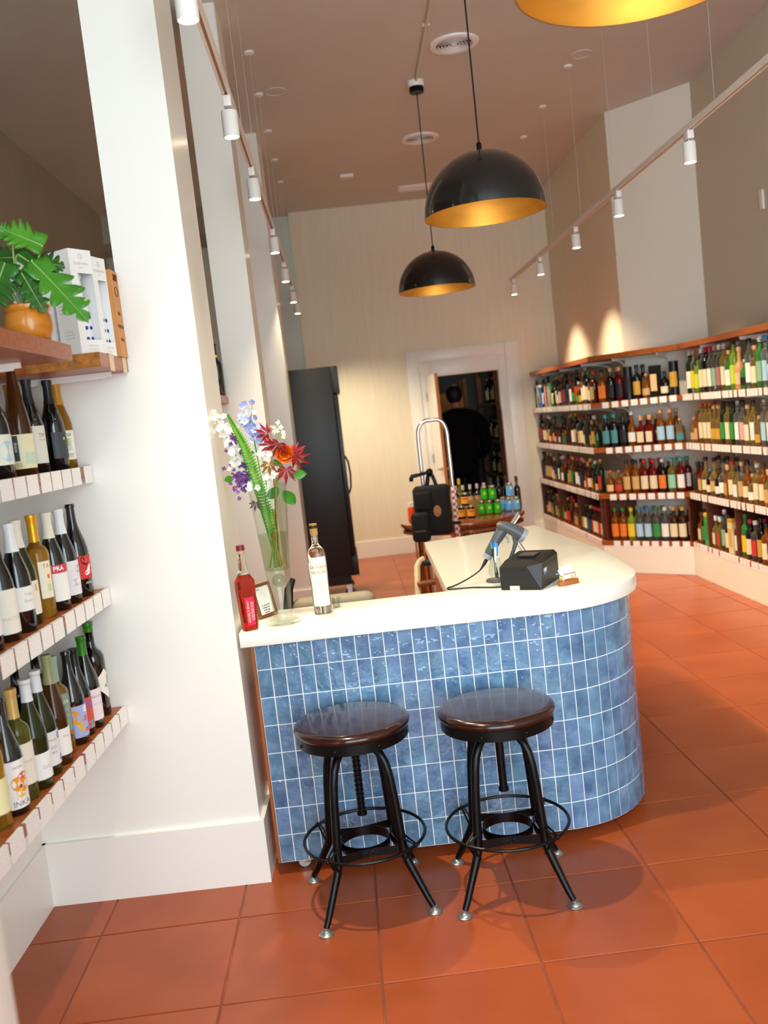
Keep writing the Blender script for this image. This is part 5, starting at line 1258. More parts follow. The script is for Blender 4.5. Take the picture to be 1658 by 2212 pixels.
# ---- business card holder
t = thing('card_holder', 'oval cherry wood card holder with brass wire rails', 'card holder', (1.218, .186, ZW), .46)
pts = [(.024 * math.cos(a) + (.024 if math.cos(a) > 0 else -.024), .017 * math.sin(a)) for a in [k * PI / 12 for k in range(24)]]
MB().prism(pts, 0, .017).build('wooden_base', mat('cherry_block', '#a3602c', rough=.45, noise=.15, nscale=20), t, ang=50)
for yy, hh in ((-.010, .026), (.010, .036)):
    MB().tube([(-.03, yy, .016), (-.03, yy, .016 + hh), (-.026, yy, .018 + hh), (.026, yy, .018 + hh), (.03, yy, .016 + hh), (.03, yy, .016)], .0016, 6).build('wire_rail', M_BRASS, t)
MB().tube([(-.03, -.010, .034), (-.036, 0, .04), (-.03, .010, .046)], .0016, 6).tube([(.03, -.010, .034), (.036, 0, .04), (.03, .010, .046)], .0016, 6).build('wire_side', M_BRASS, t)
o = MB().box((-.022, -.0022, 0), (.052, .0022, .046)).build('business_cards', M_PAPER, smooth=False, loc=(1.218, .186, ZW + .0176), rot=None) if False else put('business_cards', MB().box((-.026, -.0018, 0.0), (.034, .0018, .045)).mesh('business_cards', smooth=False), M_PAPER, None, (1.2165, .1875, ZW + .0262), rot=(-.12, -.32, .46))
tag(o, 'small stack of white business cards standing in the holder', 'cards')
# ---- tablet on a tilted stand, seen from its edge
t = thing('tablet_stand', 'tilted tablet on aluminium stand behind the barcode scanner', 'tablet', (1.13, .80, ZW), -.12)
M = Tr(.0, 0, .0)
MB().bbox((-.06, -.07, 0), (.07, .07, .008), r=.003).build('stand_foot', M_ALU, t)
MB().tube([(.045, 0, .006), (.0, 0, .085), (-.02, 0, .125)], .011, 10).build('stand_neck', M_ALU, t)
TMx = Tr(-.03, 0, .165) @ Ry(.68)
MB().bbox((-.004, -.075, -.075), (.002, .075, .075), r=.002, M=TMx).build('tablet_body', M_ALU, t)
MB().box((-.0052, -.068, -.068), (-.0042, .068, .068), TMx).build('screen', mat('tablet_glass', '#15171a', rough=.08), t, smooth=False)
# ================================================================== BACK OF THE SHOP
# ---- black upright fridge, side towards the camera
FV = 5.33
t = thing('display_fridge', 'tall black upright fridge on casters beyond the pillars', 'fridge', uvw(0, FV, 0), TH)
M_FR, M_FRD = mat('fridge_black', '#17191a', rough=.42, bump=.03, bscale=200), mat('fridge_trim', '#0b0c0d', rough=.35)
MB().bbox((-.19, 0, .215), (.355, .62, 2.21), r=.004).build('cabinet', M_FR, t)
MB().bbox((.3555, .0, 1.955), (.422, .62, 2.21), r=.003).build('sign_header', M_FR, t)
MB().box((.4222, .03, 1.98), (.4235, .59, 2.19)).build('header_panel', mat('header_amber', '#b58a4a', rough=.4), t, smooth=False)
MB().bbox((.3555, .0, .215), (.412, .62, .40), r=.003).build('kick_panel', M_FR, t)
d_ = MB().bbox((.3575, .012, .415), (.40, .03, 1.945), r=.003).bbox((.3575, .59, .415), (.40, .608, 1.945), r=.003).bbox((.3575, .03, 1.90), (.40, .59, 1.945), r=.003).bbox((.3575, .03, .415), (.40, .59, .46), r=.003).build('door', M_FRD, t)
MB().box((.366, .031, .461), (.372, .589, 1.899)).build('door_glass', mat('fridge_glass', '#1f2a2c', rough=.03, trans=.6, ior=1.3), d_, smooth=False)
MB().tube([(.40, .05, 1.00), (.425, .05, 1.06), (.433, .05, 1.18), (.425, .05, 1.30), (.40, .05, 1.36)], .009, 8).build('handle', M_FRD, d_)
MB().box((-.17, .02, .13), (.33, .60, .2145)).build('compressor_base', M_FRD, t, smooth=False)
for x, y in ((.30, .06), (.30, .56), (-.13, .06), (-.13, .56)):
    w_ = MB().lathe([(0, -.014), (.042, -.014), (.046, -.01), (.046, .01), (.042, .014), (0, .014)], 20, M=Tr(x, y, .046) @ Rx(PI / 2)).build('caster', mat('caster_grey', '#54524c', rough=.5), t)
    MB().box((x - .03, y - .025, .10), (x + .03, y + .025, .131)).box((x - .02, y - .021, .04), (x + .025, y - .016, .101)).box((x - .02, y + .016, .04), (x + .025, y + .021, .101)).build('caster_fork', M_CHROME, w_, smooth=False)

# ---- round wooden table
TU, TV, ZTAB, TR = 1.36, 4.60, .752, .545
t = thing('round_table', 'round mahogany table with brass trimmed legs before the back door', 'table', uvw(TU, TV, 0), TH)
M_TAB = mat('mahogany_table', '#8a431d', rough=.14, col2='#6d2e12', nscale=4, stretch=(2, 14, 6), coat=.4)
MB().lathe([(0, ZTAB), (TR - .02, ZTAB), (TR - .004, ZTAB - .006), (TR, ZTAB - .02), (TR - .006, ZTAB - .036), (TR - .02, ZTAB - .042), (TR - .025, ZTAB - .055), (0, ZTAB - .055)], 72).build('table_top', M_TAB, t, ang=40)
MB().lathe([(TR - .035, ZTAB - .0555), (TR - .012, ZTAB - .066), (TR - .012, ZTAB - .088), (TR - .05, ZTAB - .096), (TR - .055, ZTAB - .0555)], 72, closed=True).build('apron', M_TAB, t, ang=40)
for k in range(6):
    a = PI / 6 + k * PI / 3; c = (.42 * math.cos(a), .42 * math.sin(a), 0)
    lg = MB().lathe([(0, 0), (.028, 0), (.033, .05), (.033, ZTAB - .0965), (0, ZTAB - .0965)], 16, c=c).build('leg', M_TAB, t)
    MB().tube([V3(c) + V3((.05 * math.cos(a + .7), .05 * math.sin(a + .7), .02)), V3(c) + V3((.05 * math.cos(a + .7), .05 * math.sin(a + .7), ZTAB - .0965))], .008, 8).build('brass_rod', M_BRASS, lg)
# things on the table (positions in room frame)
def jar(name, label, cat, u, v, z, r, h, glassm, lab, lidm, grp, lidh=.014, band=(.18, .80), text=None):
    t = thing(name, label, cat, uvw(u, v, z), TH - .1, grp)
    MB().lathe([(0, 0), (r * .93, 0), (r, .004), (r, h * .84), (r * .86, h * .92), (r * .8, h), (0, h)], 22).build('jar_glass', glassm, t, ang=50)
    l_ = sector(MB(), r * 1.004, h * band[0], h * band[1], -2.2, 2.2, 18).build('label', lab, t, ang=50)
    if text: text(l_, r * 1.004 + .0008, h)
    MB().lathe([(0, h), (r * .84, h), (r * .84, h + lidh), (0, h + lidh)], 22).build('lid', lidm, t, ang=40)
def dot(m, a, z, w_, hh):
    def f(par, R, H): sector(MB(), R, H * z - hh, H * z + hh, a - w_, a + w_, 4, .0003).build('label_print', m, par, smooth=False)
    return f
Zt = ZTAB + .0004
JD, LIDG = mat('dark_jar', '#0d0906', rough=.05, spec=.6), mat('jar_lid', '#cfc7b3', rough=.25, metal=.8)
YL, GL_, BL_ = cmat('#f0a221'), cmat('#27b01f'), cmat('#63b4ea')
for (u, v, z, lb) in [(1.335, 4.40, Zt, 'lower left'), (1.415, 4.37, Zt, 'lower right'), (1.375, 4.385, Zt + .1095, 'topmost')]:
    jar('fruit_jar', '%s jar of the yellow labelled pyramid on the table' % lb, 'jar', u, v, z, .0335, .095, JD, YL, LIDG, 'yellow labelled jars on the table', text=dot(cmat('#c8402a'), .0, .62, .6, .006))
for (u, v, z, lb) in [(1.525, 4.49, Zt, 'bottom left'), (1.59, 4.46, Zt, 'bottom middle'), (1.655, 4.43, Zt, 'bottom right'), (1.558, 4.475, Zt + .1245, 'upper left'), (1.622, 4.445, Zt + .1245, 'upper right')]:
    jar('olive_jar', '%s green labelled jar in the green stack on the table' % lb, 'jar', u, v, z, .030, .112, mat('olive_brine', '#6c7a2a', rough=.03, trans=.4), GL_, LIDG, 'green labelled jars on the table', .012, (.12, .86), dot(cmat('#b9d62a'), .0, .55, .35, .014))
for (u, v, z, lb) in [(1.735, 4.60, Zt, 'partly hidden left'), (1.765, 4.52, Zt, 'bottom middle'), (1.832, 4.51, Zt, 'bottom right'), (1.787, 4.525, Zt + .1245, 'topmost')]:
    jar('onion_jar', '%s blue labelled jar in the blue stack on the table' % lb, 'jar', u, v, z, .030, .112, mat('pale_brine', '#b6a56a', rough=.03, trans=.5), BL_, LIDG, 'blue labelled jars on the table', .012, (.12, .86), dot(cmat('#e9f3fb'), .35, .7, .25, .012))
for (u, v, lb) in [(.925, 4.62, 'left'), (.985, 4.60, 'right')]:
    jar('sauce_bottle', '%s of two orange red sauce bottles at left table edge' % lb, 'bottle', u, v, Zt, .032, .125, mat('sauce_orange', '#e8440f', rough=.1), cmat('#f2581a'), cmat('#eef0ee', .3), 'orange sauce bottles on the table', .04, (.1, .75), dot(cmat('#2a1a12'), .6, .4, .4, .02))
t = thing('cardboard_box', 'open kraft cardboard box holding small bottles on the table', 'box', uvw(1.47, 4.80, Zt), TH)
w, d, h = .16, .075, .115
MB().box((-w, -d, 0), (w, -d + .003, h)).box((-w, d - .003, 0), (w, d, h)).box((-w, -d + .003, 0), (-w + .003, d - .003, h)).box((w - .003, -d + .003, 0), (w, d - .003, h)).box((-w + .003, -d + .003, 0), (w - .003, d - .003, .003)).build('carton', mat('kraft_card', '#b9824a', rough=.7), t, smooth=False)
pr, R_, H_ = prof_of('bordeaux', .78)
bm_ = MB().lathe(pr, 16).mesh('bitters_bottle', ang=50); bl_ = sector(MB(), R_ * 1.004, H_ * .30, H_ * .58, -1.3, 1.3, 8).mesh('label', ang=50); bc_ = MB().lathe([(R_ * .38, H_ * .84), (R_ * .46, H_ * .84), (R_ * .46, H_ * 1.004), (0, H_ * 1.004)], 14).mesh('cap', ang=50)
for k in range(5):
    o = put('bitters_bottle', bm_, G_DARK, None, uvw(1.35 + k * .064, 4.775, Zt + .0035), TH)
    tag(o, 'small dark bottle with tan label, %s from the left in kraft box' % ORD[k], 'bottle', 'bottles in the kraft box')
    put('label', bl_, cmat('#d6a878'), o); put('cap', bc_, cmat('#d9c4c0'), o)
for k in range(2):
    o = put('oil_bottle', bm_, mat('oil_olive', '#7a7a22', rough=.04, trans=.4), None, uvw(1.335 + k * .068, 4.93, Zt), TH); o.scale = (1, 1, 1.22)
    tag(o, '%s yellow capped oil bottle behind the kraft box' % ('left' if k == 0 else 'right'), 'bottle', 'yellow capped bottles'); put('label', bl_, cmat('#a99b3a'), o); put('cap', bc_, cmat('#e7bd1f'), o)
for k, (u, v) in enumerate([(1.66, 4.72), (1.73, 4.74), (1.87, 4.62), (1.80, 4.76)]):
    o = put('dark_bottle', bm_, G_DARK, None, uvw(u, v, Zt), TH); o.scale = (1, 1, 1.18)
    tag(o, 'slim dark bottle behind the jars, %s from the kraft box' % ORD[k], 'bottle', 'dark bottles behind the jars'); put('cap', bc_, cmat('#33302c', .3, .4), o)

# ---- hand truck with a black bag hung on it
t = thing('hand_truck', 'chrome hand truck with tall looped handle before the round table', 'hand truck', uvw(1.085, 3.62, 0), TH)
HW = .112
loop = [(-HW, 0, .20), (-HW, 0, 1.50)] + [(-HW + .075 - .075 * math.cos(a), 0, 1.50 + .075 * math.sin(a) * 1.6) for a in [PI / 10 * k for k in range(1, 6)]] + [(HW - .075 + .075 * math.sin(a), 0, 1.50 + .12 * math.cos(a)) for a in [PI / 10 * k for k in range(0, 6)]] + [(HW, 0, .20)]
MB().tube(loop, .0155, 10).build('handle_loop', M_CHROME, t)
MB().box((-HW, -.008, .28), (HW, .008, .32)).box((-HW, -.008, .62), (HW, .008, .65)).build('cross_bar', M_ALU, t, smooth=False)
MB().bbox((-.2, -.27, .008), (.2, .0, .018), r=.002).build('toe_plate', M_ALU, t)
MB().box((-HW - .01, -.01, .018), (-HW + .01, .01, .3)).box((HW - .01, -.01, .018), (HW + .01, .01, .3)).build('upright', M_ALU, t, smooth=False)
for sx in (-1, 1):
    MB().lathe([(0, -.022), (.09, -.022), (.098, -.012), (.098, .012), (.09, .022), (0, .022)], 24, M=Tr(sx * .19, .07, .098) @ Ry(PI / 2)).build('wheel', M_BLACK, t)
MB().tube([(-.17, .07, .098), (.17, .07, .098)], .01, 8).build('axle', M_ALU, t)
def check_mat():
    m = bpy.data.materials.new('red_check_tape'); m.use_nodes = True; nt = m.node_tree; n = nt.nodes; l = nt.links; b = n['Principled BSDF']
    tc = n.new('ShaderNodeTexCoord'); ck = n.new('ShaderNodeTexChecker'); ck.inputs['Scale'].default_value = 42
    ck.inputs[1].default_value = (*hexc('#e8ddd8'), 1); ck.inputs[2].default_value = (*hexc('#b4433f'), 1)
    l.new(tc.outputs['Object'], ck.inputs[0]); l.new(ck.outputs[0], b.inputs['Base Color']); b.inputs['Roughness'].default_value = .5
    return m
MB().bbox((HW - .018, -.030, .32), (HW + .018, -.015, 1.10), r=.003).build('checked_strap', check_mat(), t)
t = thing('camera_bag', 'bulky black camera bag with round tan patch hung on the hand truck', 'bag', uvw(1.02, 3.50, .70), TH - .15)
M_BAG = mat('black_cordura', '#0c0b0b', rough=.85, bump=.2, bscale=300)
MB().bbox((-.14, -.075, .06), (.135, .085, .435), r=.035, seg=4).build('bag_body', M_BAG, t, ang=60)
MB().bbox((-.165, -.15, .03), (-.03, -.05, .25), r=.03, seg=3).build('side_pocket', M_BAG, t, ang=60)
MB().bbox((-.13, -.105, .26), (.0, -.06, .40), r=.022, seg=3).build('top_pocket', M_BAG, t, ang=60)
MB().lathe([(0, 0), (.032, 0), (.034, .004), (.026, .006), (0, .006)], 24, M=Tr(.035, -.0745, .245) @ Rx(PI / 2) @ Matrix.Diagonal((.85, 1.25, 1, 1))).build('leather_patch', mat('tan_leather', '#9a6a3c', rough=.6, noise=.3, nscale=40), t)
MB().box((-.145, -.1515, .11), (-.06, -.1505, .118)).build('zip', mat('zip_grey', '#4a4a48', rough=.4), t, smooth=False)
MB().tube([(.12, .0, .14), (.155, .03, .13), (.19, .07, .125)], .011, 8).build('strap', M_BAG, t)
MB().tube([(-.03, .02, .43), (-.015, .02, .50), (.0, .02, .535)], .016, 10).tube([(.04, .02, .43), (.02, .02, .50), (.0, .02, .54)], .014, 10).sphere((0, .01, .535), .028, 12, 8).build('tripod_head', M_BLACKM, t)
MB().tube([(0.01, .0, .535), (-.07, -.02, .525), (-.13, -.03, .518), (-.138, -.032, .50), (-.139, -.032, .48)], [.012, .013, .017, .017, .014], 10).build('pan_handle', M_BLACKM, t)

# ---- small step ladder behind the counter return
t = thing('step_ladder', 'worn cream step ladder with wooden treads behind the counter return', 'ladder', uvw(.80, 2.42, 0), TH + .1)
M_LAD = mat('worn_cream_paint', '#cdbd97', rough=.6, noise=.2, nscale=12)
for sx in (-.0, .33):
    MB().tube([(sx - .10, -.30, 0), (sx - .055, -.12, .45), (sx - .012, .02, .71), (sx + .012, .035, .742), (sx + .04, .045, .75)], .02, 8).build('front_rail', M_LAD, t)
    MB().tube([(sx + .05, .32, 0), (sx + .01, .10, .70)], .013, 8).build('rear_rail', mat('ladder_rear', '#8a4d25', rough=.5), t)
for k, z in enumerate((.20, .40, .60)):
    y = -.30 + .4 * z; MB().bbox((-.09 + z * .09, y - .04, z), (.25 + z * .09, y + .06, z + .022), r=.003).build('tread', mat('ladder_tread', '#7d4421', rough=.55, noise=.2, nscale=9), t)
MB().bbox((.03, -.005, .71), (.31, .09, .738), r=.004).build('top_cap', M_BLACK, t)

# ---- padded chair tucked behind the front bar
t = thing('padded_chair', 'taupe padded chair with black arm just behind the front bar', 'chair', (0.27, 0.80, 0), 0.0)
M_TAU = mat('taupe_leather', '#857a66', rough=.6, bump=.08, bscale=180)
MB().bbox((-.20, -.07, .66), (.185, .035, .905), r=.045, seg=4).build('backrest', M_TAU, t, ang=60)
MB().tube([(.06, -.071, .68), (.065, -.078, .86), (.06, -.03, .906), (.055, .03, .88)], .0025, 6).build('seam', mat('taupe_piping', '#6d6351', rough=.6), t)
MB().bbox((-.21, .04, .46), (.20, .44, .54), r=.03, seg=3).build('seat', M_TAU, t, ang=60)
MB().tube([(-.19, -.02, .66), (-.215, -.03, .86), (-.20, -.035, .955), (-.175, -.03, 1.0)], [.022, .024, .02, .012], 10).build('arm_post', M_BLACK, t)
for x, y in ((-.18, .02), (.17, .02), (-.18, .41), (.17, .41)): MB().tube([(x, y, .462), (x * 1.08, y, 0.0)], .014, 8).build('leg', M_BLACKM, t)
MB().tube([(-.15, -.01, .67), (-.16, .05, .50)], .015, 8).tube([(.14, -.01, .67), (.15, .05, .50)], .015, 8).build('back_bracket', M_BLACKM, t)

# ================================================================== STOCK ROOM
M_SHW = mat('rough_pine', '#7a5030', rough=.7, noise=.2, nscale=8)
M_KRAFT = mat('kraft_card', '#b9824a', rough=.7)
t = thing('storage_rack', 'pine storage rack seen through the doorway at right', 'rack', uvw(2.72, 9.0, 0), TH)
for y in (-.75, .75):
    for x in (-.32, .28): MB().box((x - .03, y - .03, 0), (x + .03, y + .03, 2.6)).build('post', M_SHW, t, smooth=False)
ZR_ = (.25, .75, 1.22, 1.72, 2.2)
for z in ZR_: MB().box((-.35, -.78, z - .03), (.31, .78, z)).build('rack_board', M_SHW, t, smooth=False)
rs = random.Random(3)
for zi, z in enumerate(ZR_[1:4]):
    for k in range(6):
        kind = rs.choice(['spirit', 'bordeaux', 'slim'])
        b_, c_, l_ = bottle_meshes(kind)
        o = put('stored_bottle', b_, G_DARK if k % 3 else BG['clear'][0], None, uvw(2.44 + (k % 2) * .07, 8.35 + k * .22, z + .0003), TH - PI / 2 + .5)
        tag(o, 'stored bottle, %s from doorway on %s rack board in stock room' % (ORD[k], ['lower', 'middle', 'upper'][zi]), 'bottle', 'bottles in the stock room')
        put('cap', c_, cmat(CC[rs.choice(['black', 'cork', 'gold'])]), o); put('label', l_, cmat(LC[rs.choice(['cream', 'white', 'tan'])]), o)
def carton(u, v, z, sx, sy, sz, lb, m=M_KRAFT, rz=0):
    t = thing('carton', lb, 'box', uvw(u, v, z), TH + rz, 'cartons in the stock room')
    MB().bbox((-sx/2, -sy/2, 0), (sx/2, sy/2, sz), r=.002, seg=1).build('box_body', m, t, smooth=False)
    MB().box((-.025, -sy/2 - .0008, sz * .55), (.025, sy/2 + .0008, sz + .0008)).build('tape', mat('packing_tape', '#a8794a', rough=.3), t, smooth=False)
t = thing('storage_rack', 'pine storage rack against stock room back wall', 'rack', uvw(1.57, 9.92, 0), TH)
for x in (-.62, .62):
    for y in (-.2, .2): MB().box((x - .025, y - .025, 0), (x + .025, y + .025, 2.1)).build('post', M_SHW, t, smooth=False)
for z in (.5, 1.1, 1.62): MB().box((-.65, -.23, z - .03), (.65, .23, z)).build('rack_board', M_SHW, t, smooth=False)
carton(1.98, 9.88, 1.6203, .34, .34, .30, 'kraft carton on back rack to right of the person')
carton(1.52, 9.88, 1.6203, .40, .34, .33, 'larger kraft carton on back rack behind the person head')
carton(1.22, 9.88, 1.6203, .16, .3, .14, 'low pale carton on back rack by the door leaf', cmat('#c9b7a6'))
carton(1.90, 9.88, 1.1003, .3, .3, .2, 'dark carton on middle board of back rack', cmat('#3a2f28'))
carton(1.45, 9.88, 1.1003, .34, .3, .25, 'kraft carton on middle board of back rack')
carton(2.70, 9.30, 2.2003, .36, .34, .28, 'kraft carton on top of the right rack')

t = thing('fill_bulb', 'small unseen bulb added to light the stock room', 'lamp', uvw(2.05, 9.25, 2.8), TH)  # out-of-view bulb, added to lift the dark stock room
MB().lathe([(0, 0), (.05, 0), (.05, -.02), (.02, -.03), (.02, -.06), (0, -.06)], 20).build('lamp_holder', M_WHITEP, t)
MB().sphere((0, 0, -.095), .035, 14, 10).build('bulb', mat('fill_bulb_glow', '#fff0d8', emit='#ffdca8', estr=3.0), t)
_d = bpy.data.lights.new('stock_fill', 'POINT'); _d.energy = 5.0; _d.color = WARM; _d.shadow_soft_size = .04
_o = bpy.data.objects.new('stock_fill', _d); COL.objects.link(_o); _o.parent = t; _o.location = (0, 0, -.15)
# ---- person in the stock room, back towards the camera
def skin_mesh(verts, edges, radii, root=0, sub=2):
    me = bpy.data.meshes.new('sk'); me.from_pydata(verts, edges, [])
    o = bpy.data.objects.new('sk', me); COL.objects.link(o)
    md = o.modifiers.new('s', 'SKIN'); md.use_smooth_shade = True
    sv = me.skin_vertices[0].data
    for i, r in enumerate(radii): sv[i].radius = r if isinstance(r, tuple) else (r, r); sv[i].use_root = (i == root)
    s2 = o.modifiers.new('d', 'SUBSURF'); s2.levels = sub; s2.render_levels = sub
    m2 = bpy.data.meshes.new_from_object(o.evaluated_get(bpy.context.evaluated_depsgraph_get()))
    bpy.data.objects.remove(o); bpy.data.meshes.remove(me)
    m2.materials.clear(); m2.polygons.foreach_set('use_smooth', [True] * len(m2.polygons))
    return m2
t = thing('person', 'person in black jacket standing in the stock room, facing away', 'person', uvw(1.90, 8.42, 0), TH)
# skeleton: pelvis, spine, neck, head, arms, legs (x right, y away from the camera)
Vb = [(0, 0, 1.00), (0, .01, 1.22), (0, .0, 1.45), (0, .0, 1.60), (-.01, .02, 1.68), (-.02, .03, 1.74), (-.025, .045, 1.86), (-.025, .04, 1.93),
      (-.12, .0, 1.58), (-.235, .01, 1.55), (-.33, .03, 1.30), (-.23, .17, 1.42), (-.17, .16, 1.56), (-.145, .14, 1.64),
      (.12, .0, 1.58), (.235, .0, 1.54), (.30, .03, 1.22), (.27, .22, 1.06), (.24, .32, 1.04), (.235, .38, 1.03),
      (-.10, 0, .96), (-.12, .0, .52), (-.12, .03, .10), (-.13, -.0, .05), (-.14, .14, .03),
      (.10, 0, .96), (.12, -.01, .52), (.12, .03, .10), (.13, .0, .05), (.14, .14, .03)]
Eb = [(0, 1), (1, 2), (2, 3), (3, 4), (4, 5), (5, 6), (6, 7), (3, 8), (8, 9), (9, 10), (10, 11), (11, 12), (12, 13), (3, 14), (14, 15), (15, 16), (16, 17), (17, 18), (18, 19),
      (0, 20), (20, 21), (21, 22), (22, 23), (23, 24), (0, 25), (25, 26), (26, 27), (27, 28), (28, 29)]
Rb = [(.15, .11), (.14, .10), (.17, .115), (.10, .085), .06, .062, (.088, .105), (.07, .085), .07, .065, .05, .042, .034, .03, .07, .065, .05, .042, .034, .03, .095, .065, .045, .042, .035, .095, .065, .045, .042, .035]
M_SKIN = mat('skin', '#a8694a', rough=.5, sss=.0)
put('body', skin_mesh(Vb, Eb, Rb), M_SKIN, t)
# jacket over torso and arms, trousers, shoes, hair
Vj = [(0, 0, .78), (0, .01, 1.22), (0, .0, 1.45), (0, .0, 1.595), (-.008, .015, 1.685), (-.12, .0, 1.585), (-.26, .01, 1.54), (-.34, .03, 1.29), (-.235, .165, 1.41), (-.185, .165, 1.52), (.12, .0, 1.585), (.27, .0, 1.53), (.335, .03, 1.21), (.285, .21, 1.065), (.248, .295, 1.045)]
Ej = [(0, 1), (1, 2), (2, 3), (3, 4), (3, 5), (5, 6), (6, 7), (7, 8), (8, 9), (3, 10), (10, 11), (11, 12), (12, 13), (13, 14)]
put('jacket', skin_mesh(Vj, Ej, [(.235, .175), (.225, .155), (.25, .165), (.165, .125), .092, .105, .105, .09, .072, .06, .105, .105, .09, .072, .06]), mat('black_jacket', '#050404', rough=.95, spec=.2), t)
Vt = [(0, 0, 1.0), (-.10, 0, .92), (-.12, 0, .52), (-.12, .03, .10), (.10, 0, .92), (.12, -.01, .52), (.12, .03, .10)]
put('trousers', skin_mesh(Vt, [(0, 1), (1, 2), (2, 3), (0, 4), (4, 5), (5, 6)], [(.165, .125), .11, .085, .07, .11, .085, .07]), mat('black_trousers', '#050506', rough=.95, spec=.2), t)
hh = MB().sphere((-.025, .035, 1.875), .118, 20, 14, (.90, 1.08, 1.08)); 
hv = [v_ for v_ in hh.v]
put('hair', MB().add([(x, y, max(z, 1.755 + max(0, (y - .03)) * 1.3)) for x, y, z in hv], hh.f).mesh('hair', ang=80), mat('black_hair', '#0a0706', rough=.6, bump=.3, bscale=200), t)
for sx in (-.115, .065): put('ear', MB().sphere((sx, .045, 1.845), .02, 10, 8, (.4, .8, 1.5)).mesh('ear'), M_SKIN, t)
for k in range(4):   # raised hand, fingers curled towards the neck
    p0 = V3((-.150 + k * .012, .145 - k * .004, 1.655)); MB().tube([p0, p0 + V3((.012, -.02, .035)), p0 + V3((.03, -.045, .045)), p0 + V3((.042, -.06, .035))], [.0095, .0092, .0085, .007], 8).build('finger', M_SKIN, t, ang=70)
MB().tube([V3((-.165, .13, 1.62)), V3((-.15, .10, 1.64)), V3((-.13, .08, 1.655))], [.012, .0105, .008], 8).build('thumb', M_SKIN, t, ang=70)
# ================================================================== CEILING FIXTURES
M_RAIL = mat('white_track', '#e9e2d8', rough=0.4)
M_HEAD = mat('white_lamp_body', '#f1ede6', rough=0.35)
M_GLOW = mat('lit_lens', '#fff3df', rough=0.4, emit='#ffe6c4', estr=14.0)
M_CABLE = mat('steel_cable', '#c9c2b4', rough=0.4, metal=0.5)
def spot_light(parent, loc, aim, power, size):
    d = bpy.data.lights.new('track_spot', 'SPOT'); d.energy = power; d.color = WARM
    d.spot_size = size; d.spot_blend = 1.0; d.shadow_soft_size = 0.028
    o = bpy.data.objects.new('track_spot', d); COL.objects.link(o); o.parent = parent
    o.location = loc; o.rotation_euler = Vector(aim).to_track_quat('-Z', 'Y').to_euler()
def track(name, label, u, v0, v1, wires, heads, side, aim, hlabel, cone, ZT=3.04, du=0.0, naim=2):
    t = thing(name, label, 'track light rail', uvw(u + du * v0, v0, ZT), TH - du, 'suspended lighting tracks')
    L = v1 - v0
    MB().box((-0.018, 0, -0.004), (0.018, L, 0.016)).box((-0.018, 0, -0.014), (-0.006, L, -0.004)).box((0.006, 0, -0.014), (0.018, L, -0.004)).build('rail', M_RAIL, t, smooth=False)
    MB().box((-0.006, 0.002, -0.0085), (0.006, L - 0.002, -0.0041)).build('contact_slot', mat('copper_slot', '#9a7560', rough=0.5), t, smooth=False)
    for w in wires:
        MB().tube([(0, w - v0, 0.016), (0, w - v0, ZC - ZT - 0.002)], 0.0013, 5).build('suspension_cable', M_CABLE, t)
        MB().lathe([(0, -0.014), (0.03, -0.013), (0.034, -0.009), (0.034, 0.0), (0, 0.0)], 20, c=(0, w - v0, ZC - ZT)).build('ceiling_disc', M_WHITEP, t)
    for i, v in enumerate(heads):
        h = thing('track_spotlight', hlabel % ORD[i], 'spotlight', uvw(u + du * v, v, ZT - 0.0145), TH - du, 'white spotlights on the tracks')
        MB().bbox((-0.017, -0.035, -0.045), (0.017, 0.035, 0.0), r=0.003).build('adapter', M_HEAD, h)
        MB().tube([(0, 0, -0.045), (0, 0, -0.06)], 0.008, 8).build('pivot', M_ALU, h)
        b = MB().lathe([(0, -0.058), (0.033, -0.058), (0.0345, -0.061), (0.0345, -0.165), (0.031, -0.165), (0.031, -0.158), (0, -0.158)], 28).build('lamp_body', M_HEAD, h, ang=45)
        MB().lathe([(0, -0.1622), (0.0305, -0.1622), (0.0305, -0.159), (0, -0.159)], 24).build('lens', M_GLOW, b)
        spot_light(h, (0, 0, -0.17), aim if not (naim and i == len(heads) - 2) else (0.25, 0.4, -1), TRACK_W, math.radians(cone))
track('lighting_track', 'long white lighting track hung beside the white pillars', 0.095, -2.6, 7.3, [0.6, 1.45, 2.27, 3.095, 3.887, 4.755, 5.603, 6.4],
      [-0.41, 0.73, 1.82, 3.40, 4.74, 6.1, 7.05], 0, (0.40, 0.0, -1), 'white track spotlight beside the pillars, %s from the camera', 102, 3.11, -0.0055)
track('lighting_track', 'long white lighting track hung above the liquor wall', 2.455, -2.0, 6.98, [0.5, 1.35, 2.2, 3.05, 3.937, 4.844, 5.691],
      [1.71, 3.0, 4.15, 5.49, 6.85], 0, (0.32, 0.0, -1), 'white track spotlight above liquor wall, %s from the camera', 88, 3.04, 0.0, 0)

